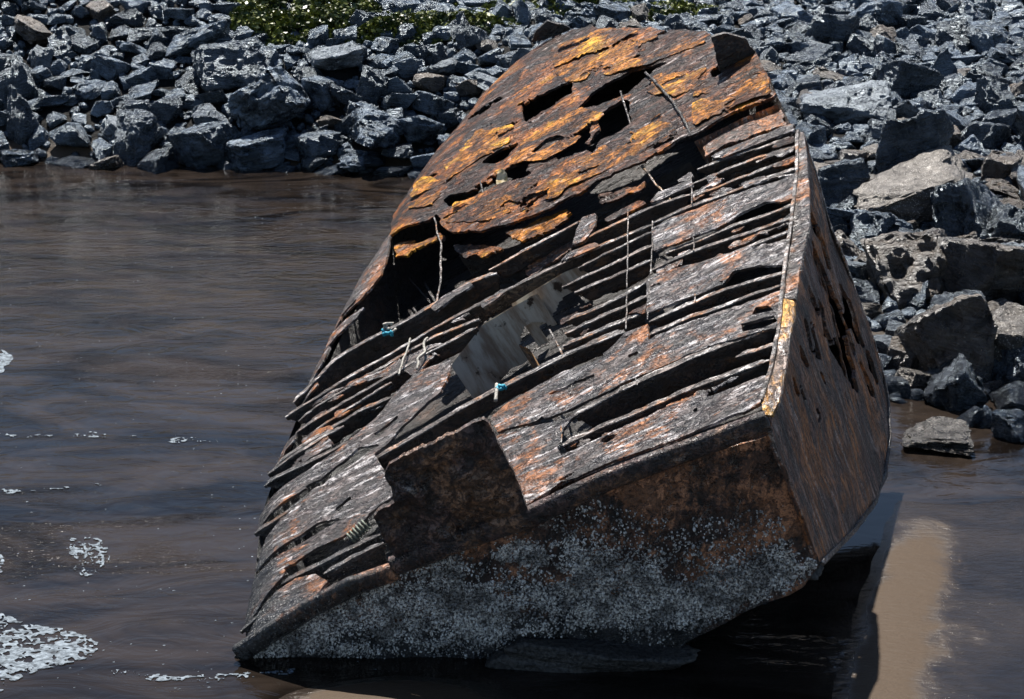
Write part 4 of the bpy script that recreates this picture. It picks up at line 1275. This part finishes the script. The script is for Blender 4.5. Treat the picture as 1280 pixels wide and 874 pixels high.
# ------------------------------------------------------------------ ground cover on the bank
def leaf_mat():
    m, nt = newmat('ground_cover_leaf'); g = N(nt)
    oc = g.node('ShaderNodeNewGeometry').outputs['Position']
    f = g.noise(oc, 3.0, 4, 0.6)
    f2 = g.noise(oc, 22, 2, 0.5)
    c = g.mix(g.ramp(f, 0.4, 0.62), (0.022, 0.042, 0.009), (0.13, 0.15, 0.018))
    c = g.mix(g.ramp(f2, 0.6, 0.72), c, (0.28, 0.29, 0.05))
    b = g.out(c, 0.42, spec=0.5)
    return m
LM = leaf_mat()
def leaves(name, polys, count, hmax, dens_mod, label, seed):
    r_ = np.random.default_rng(seed)
    V, F = [], []
    k = 0
    for poly, cnt, hm in zip(polys, count, hmax):
        Pn = np.asarray(poly, float)
        x0, y0 = Pn.min(0); x1, y1 = Pn.max(0)
        got = 0
        px = r_.uniform(x0, x1, cnt * 3); py = r_.uniform(y0, y1, cnt * 3)
        s = sdf(poly, px, py)
        nz = fbm2(px * 0.05, py * 0.1, seed, 4)
        sel = np.where((s > -4 + 14 * (nz - 0.5)) & (nz > dens_mod))[0][:cnt]
        # ground points under those sight lines
        t = np.linspace(30, 70, 400)
        for i in sel:
            d = ray(px[i], py[i])
            Pt = C0 + t[:, None] * d
            dz = Pt[:, 2] - height(Pt[:, 0], Pt[:, 1])
            j = int(np.argmax(dz < 0))
            p = Pt[j] + np.array([0, 0, r_.random() ** 0.7 * hm * (0.4 + 1.2 * nz[i]) * min(1.0, 0.3 + max(s[i], 0) / 12)])
            sz = r_.uniform(0.04, 0.10)
            a1 = r_.normal(size=3); a1[2] *= 0.5; a1 /= np.linalg.norm(a1)
            a2 = np.cross(a1, r_.normal(size=3)); a2 /= np.linalg.norm(a2)
            V += [p - a1 * sz, p + a2 * sz * 0.55, p + a1 * sz, p - a2 * sz * 0.55]
            F.append((k, k + 1, k + 2, k + 3)); k += 4
    o = link(name, mesh_from(name, V, F), LM)
    tag(o, label, 'ground cover', kind='stuff')
leaves('ground_cover', GREEN, (8000, 6000, 7000, 3000), (0.42, 0.42, 0.42, 0.4), 0.38, 'low green leafy plants spreading over the top of the stone bank', 4)

# ------------------------------------------------------------------ foam and painted sparkle streaks on the water
def foam_mat():
    m, nt = newmat('sea_foam'); g = N(nt)
    oc = g.coord()
    f = g.noise(oc, 16, 6, 0.65)
    al = g.ramp(g.noise(g.mapping(oc, scale=(1, 1.6, 1)), 9, 5, 0.7, 0.8), 0.34, 0.60, 0.15, 0.9)
    g.out(g.mix(g.ramp(f, 0.35, 0.65), (0.08, 0.105, 0.13), (0.24, 0.29, 0.34)), 0.7, g.bump(g.vor(oc, 60).outputs['Distance'], 0.6, 0.01), Alpha=al)
    return m
FM = foam_mat()
def foam(poly, label, lace, seed, step=1.6, thr=0.5, stretch=2.5):
    def ex(X, Y):
        w = np.abs(fbm2(X * 0.035 / stretch * 2, Y * 0.12, seed, 4, 0.6) - 0.5)
        w2 = np.abs(fbm2(X * 0.09, Y * 0.25, seed + 9, 3, 0.6) - 0.5)
        return (lace - np.minimum(w, w2 + 0.02)) * 160.0 + np.clip(sdf(poly, X, Y) - 30, 0, 60) * 0.03
    o = sheet('foam_sparkle_patch', poly, Plane((0, 0, 0.006), (0, 0, 1)), FM, None, step=step, thick=0.006, lift=0.004, ragged=6, rfreq=0.06, along=(1, 0), relief=0.003, seed=seed, extra=ex, split=False)
    if o: tag(o, label, 'foam', 'sea foam on the water')
    return o
foam([(-30, 745), (0, 762), (22, 772), (50, 785), (92, 790), (122, 806), (118, 820), (80, 828), (45, 838), (10, 862), (-30, 872)], 'broad white foam sheet at the lower left corner', 0.085, 3.0)
foam([(-20, 434), (4, 436), (18, 446), (14, 456), (2, 466), (-20, 470)], 'small bluish foam tongue at the left edge of the water', 0.12, 4.0)
foam([(-20, 690), (2, 692), (8, 702), (2, 716), (-20, 720)], 'tiny foam scrap at the left edge above the broad sheet', 0.12, 6.0)
foam([(88, 672), (112, 668), (130, 676), (135, 690), (150, 698), (128, 708), (112, 722), (92, 712), (96, 700), (84, 690)], 'lacy foam squiggle floating alone on dark water', 0.045, 7.0, step=1.0)
foam([(-20, 543), (90, 541), (180, 543), (250, 548), (320, 549), (330, 553), (260, 554), (180, 549), (90, 547), (-20, 549)], 'long thin sparkle streak, drawn as foam, crossing the water at mid height', 0.03, 12.0, step=1.2)  # pale sheet standing in for a line of sparkle on the ripples
foam([(-20, 615), (60, 609), (130, 603), (132, 606), (60, 613), (-20, 620)], 'short slanting sparkle streak, drawn as foam, below the long one', 0.03, 13.0, step=1.2)  # second sparkle line, painted with the foam material
foam([(140, 836), (230, 846), (300, 842), (370, 836), (372, 841), (300, 849), (220, 853), (140, 842)], 'broken foam line at the edge of the bright sand', 0.035, 14.0, step=1.2)
# flecks of foam, and white specks for sun sparkle, scattered on the water: uncountable
r4 = np.random.default_rng(33)
V, F = [], []
k = 0
for i in range(620):
    px = r4.uniform(0, 1); py = r4.random()
    X_ = px * 520 if i < 760 else r4.uniform(560, 1280); Y_ = 205 + 660 * py ** 0.8
    p = GROUND.at(X_, Y_)
    cl_ = fbm2(np.array([X_ * 0.012]), np.array([Y_ * 0.03]), 8.0, 3)[0]
    if r4.random() > (cl_ - 0.25) * 2.2: continue
    s = r4.uniform(0.004, 0.012) * (0.7 + p[1] / 40)
    m_ = 6
    ring = [p + np.array([math.cos(a_) * s * r4.uniform(0.7, 1.5), math.sin(a_) * s * r4.uniform(0.7, 1.3), 0.003]) for a_ in np.arange(m_) * 2 * math.pi / m_]
    V += ring + [p + np.array([0, 0, 0.003 + s * 0.5])]
    F += [(k + j, k + (j + 1) % m_, k + m_) for j in range(m_)]
    k += m_ + 1
fl = link('foam_sparkle_flecks', mesh_from('foam_sparkle_flecks', V, F), FM)
tag(fl, 'tiny white flecks of foam and painted sun sparkle on the silty water', 'foam', kind='stuff')
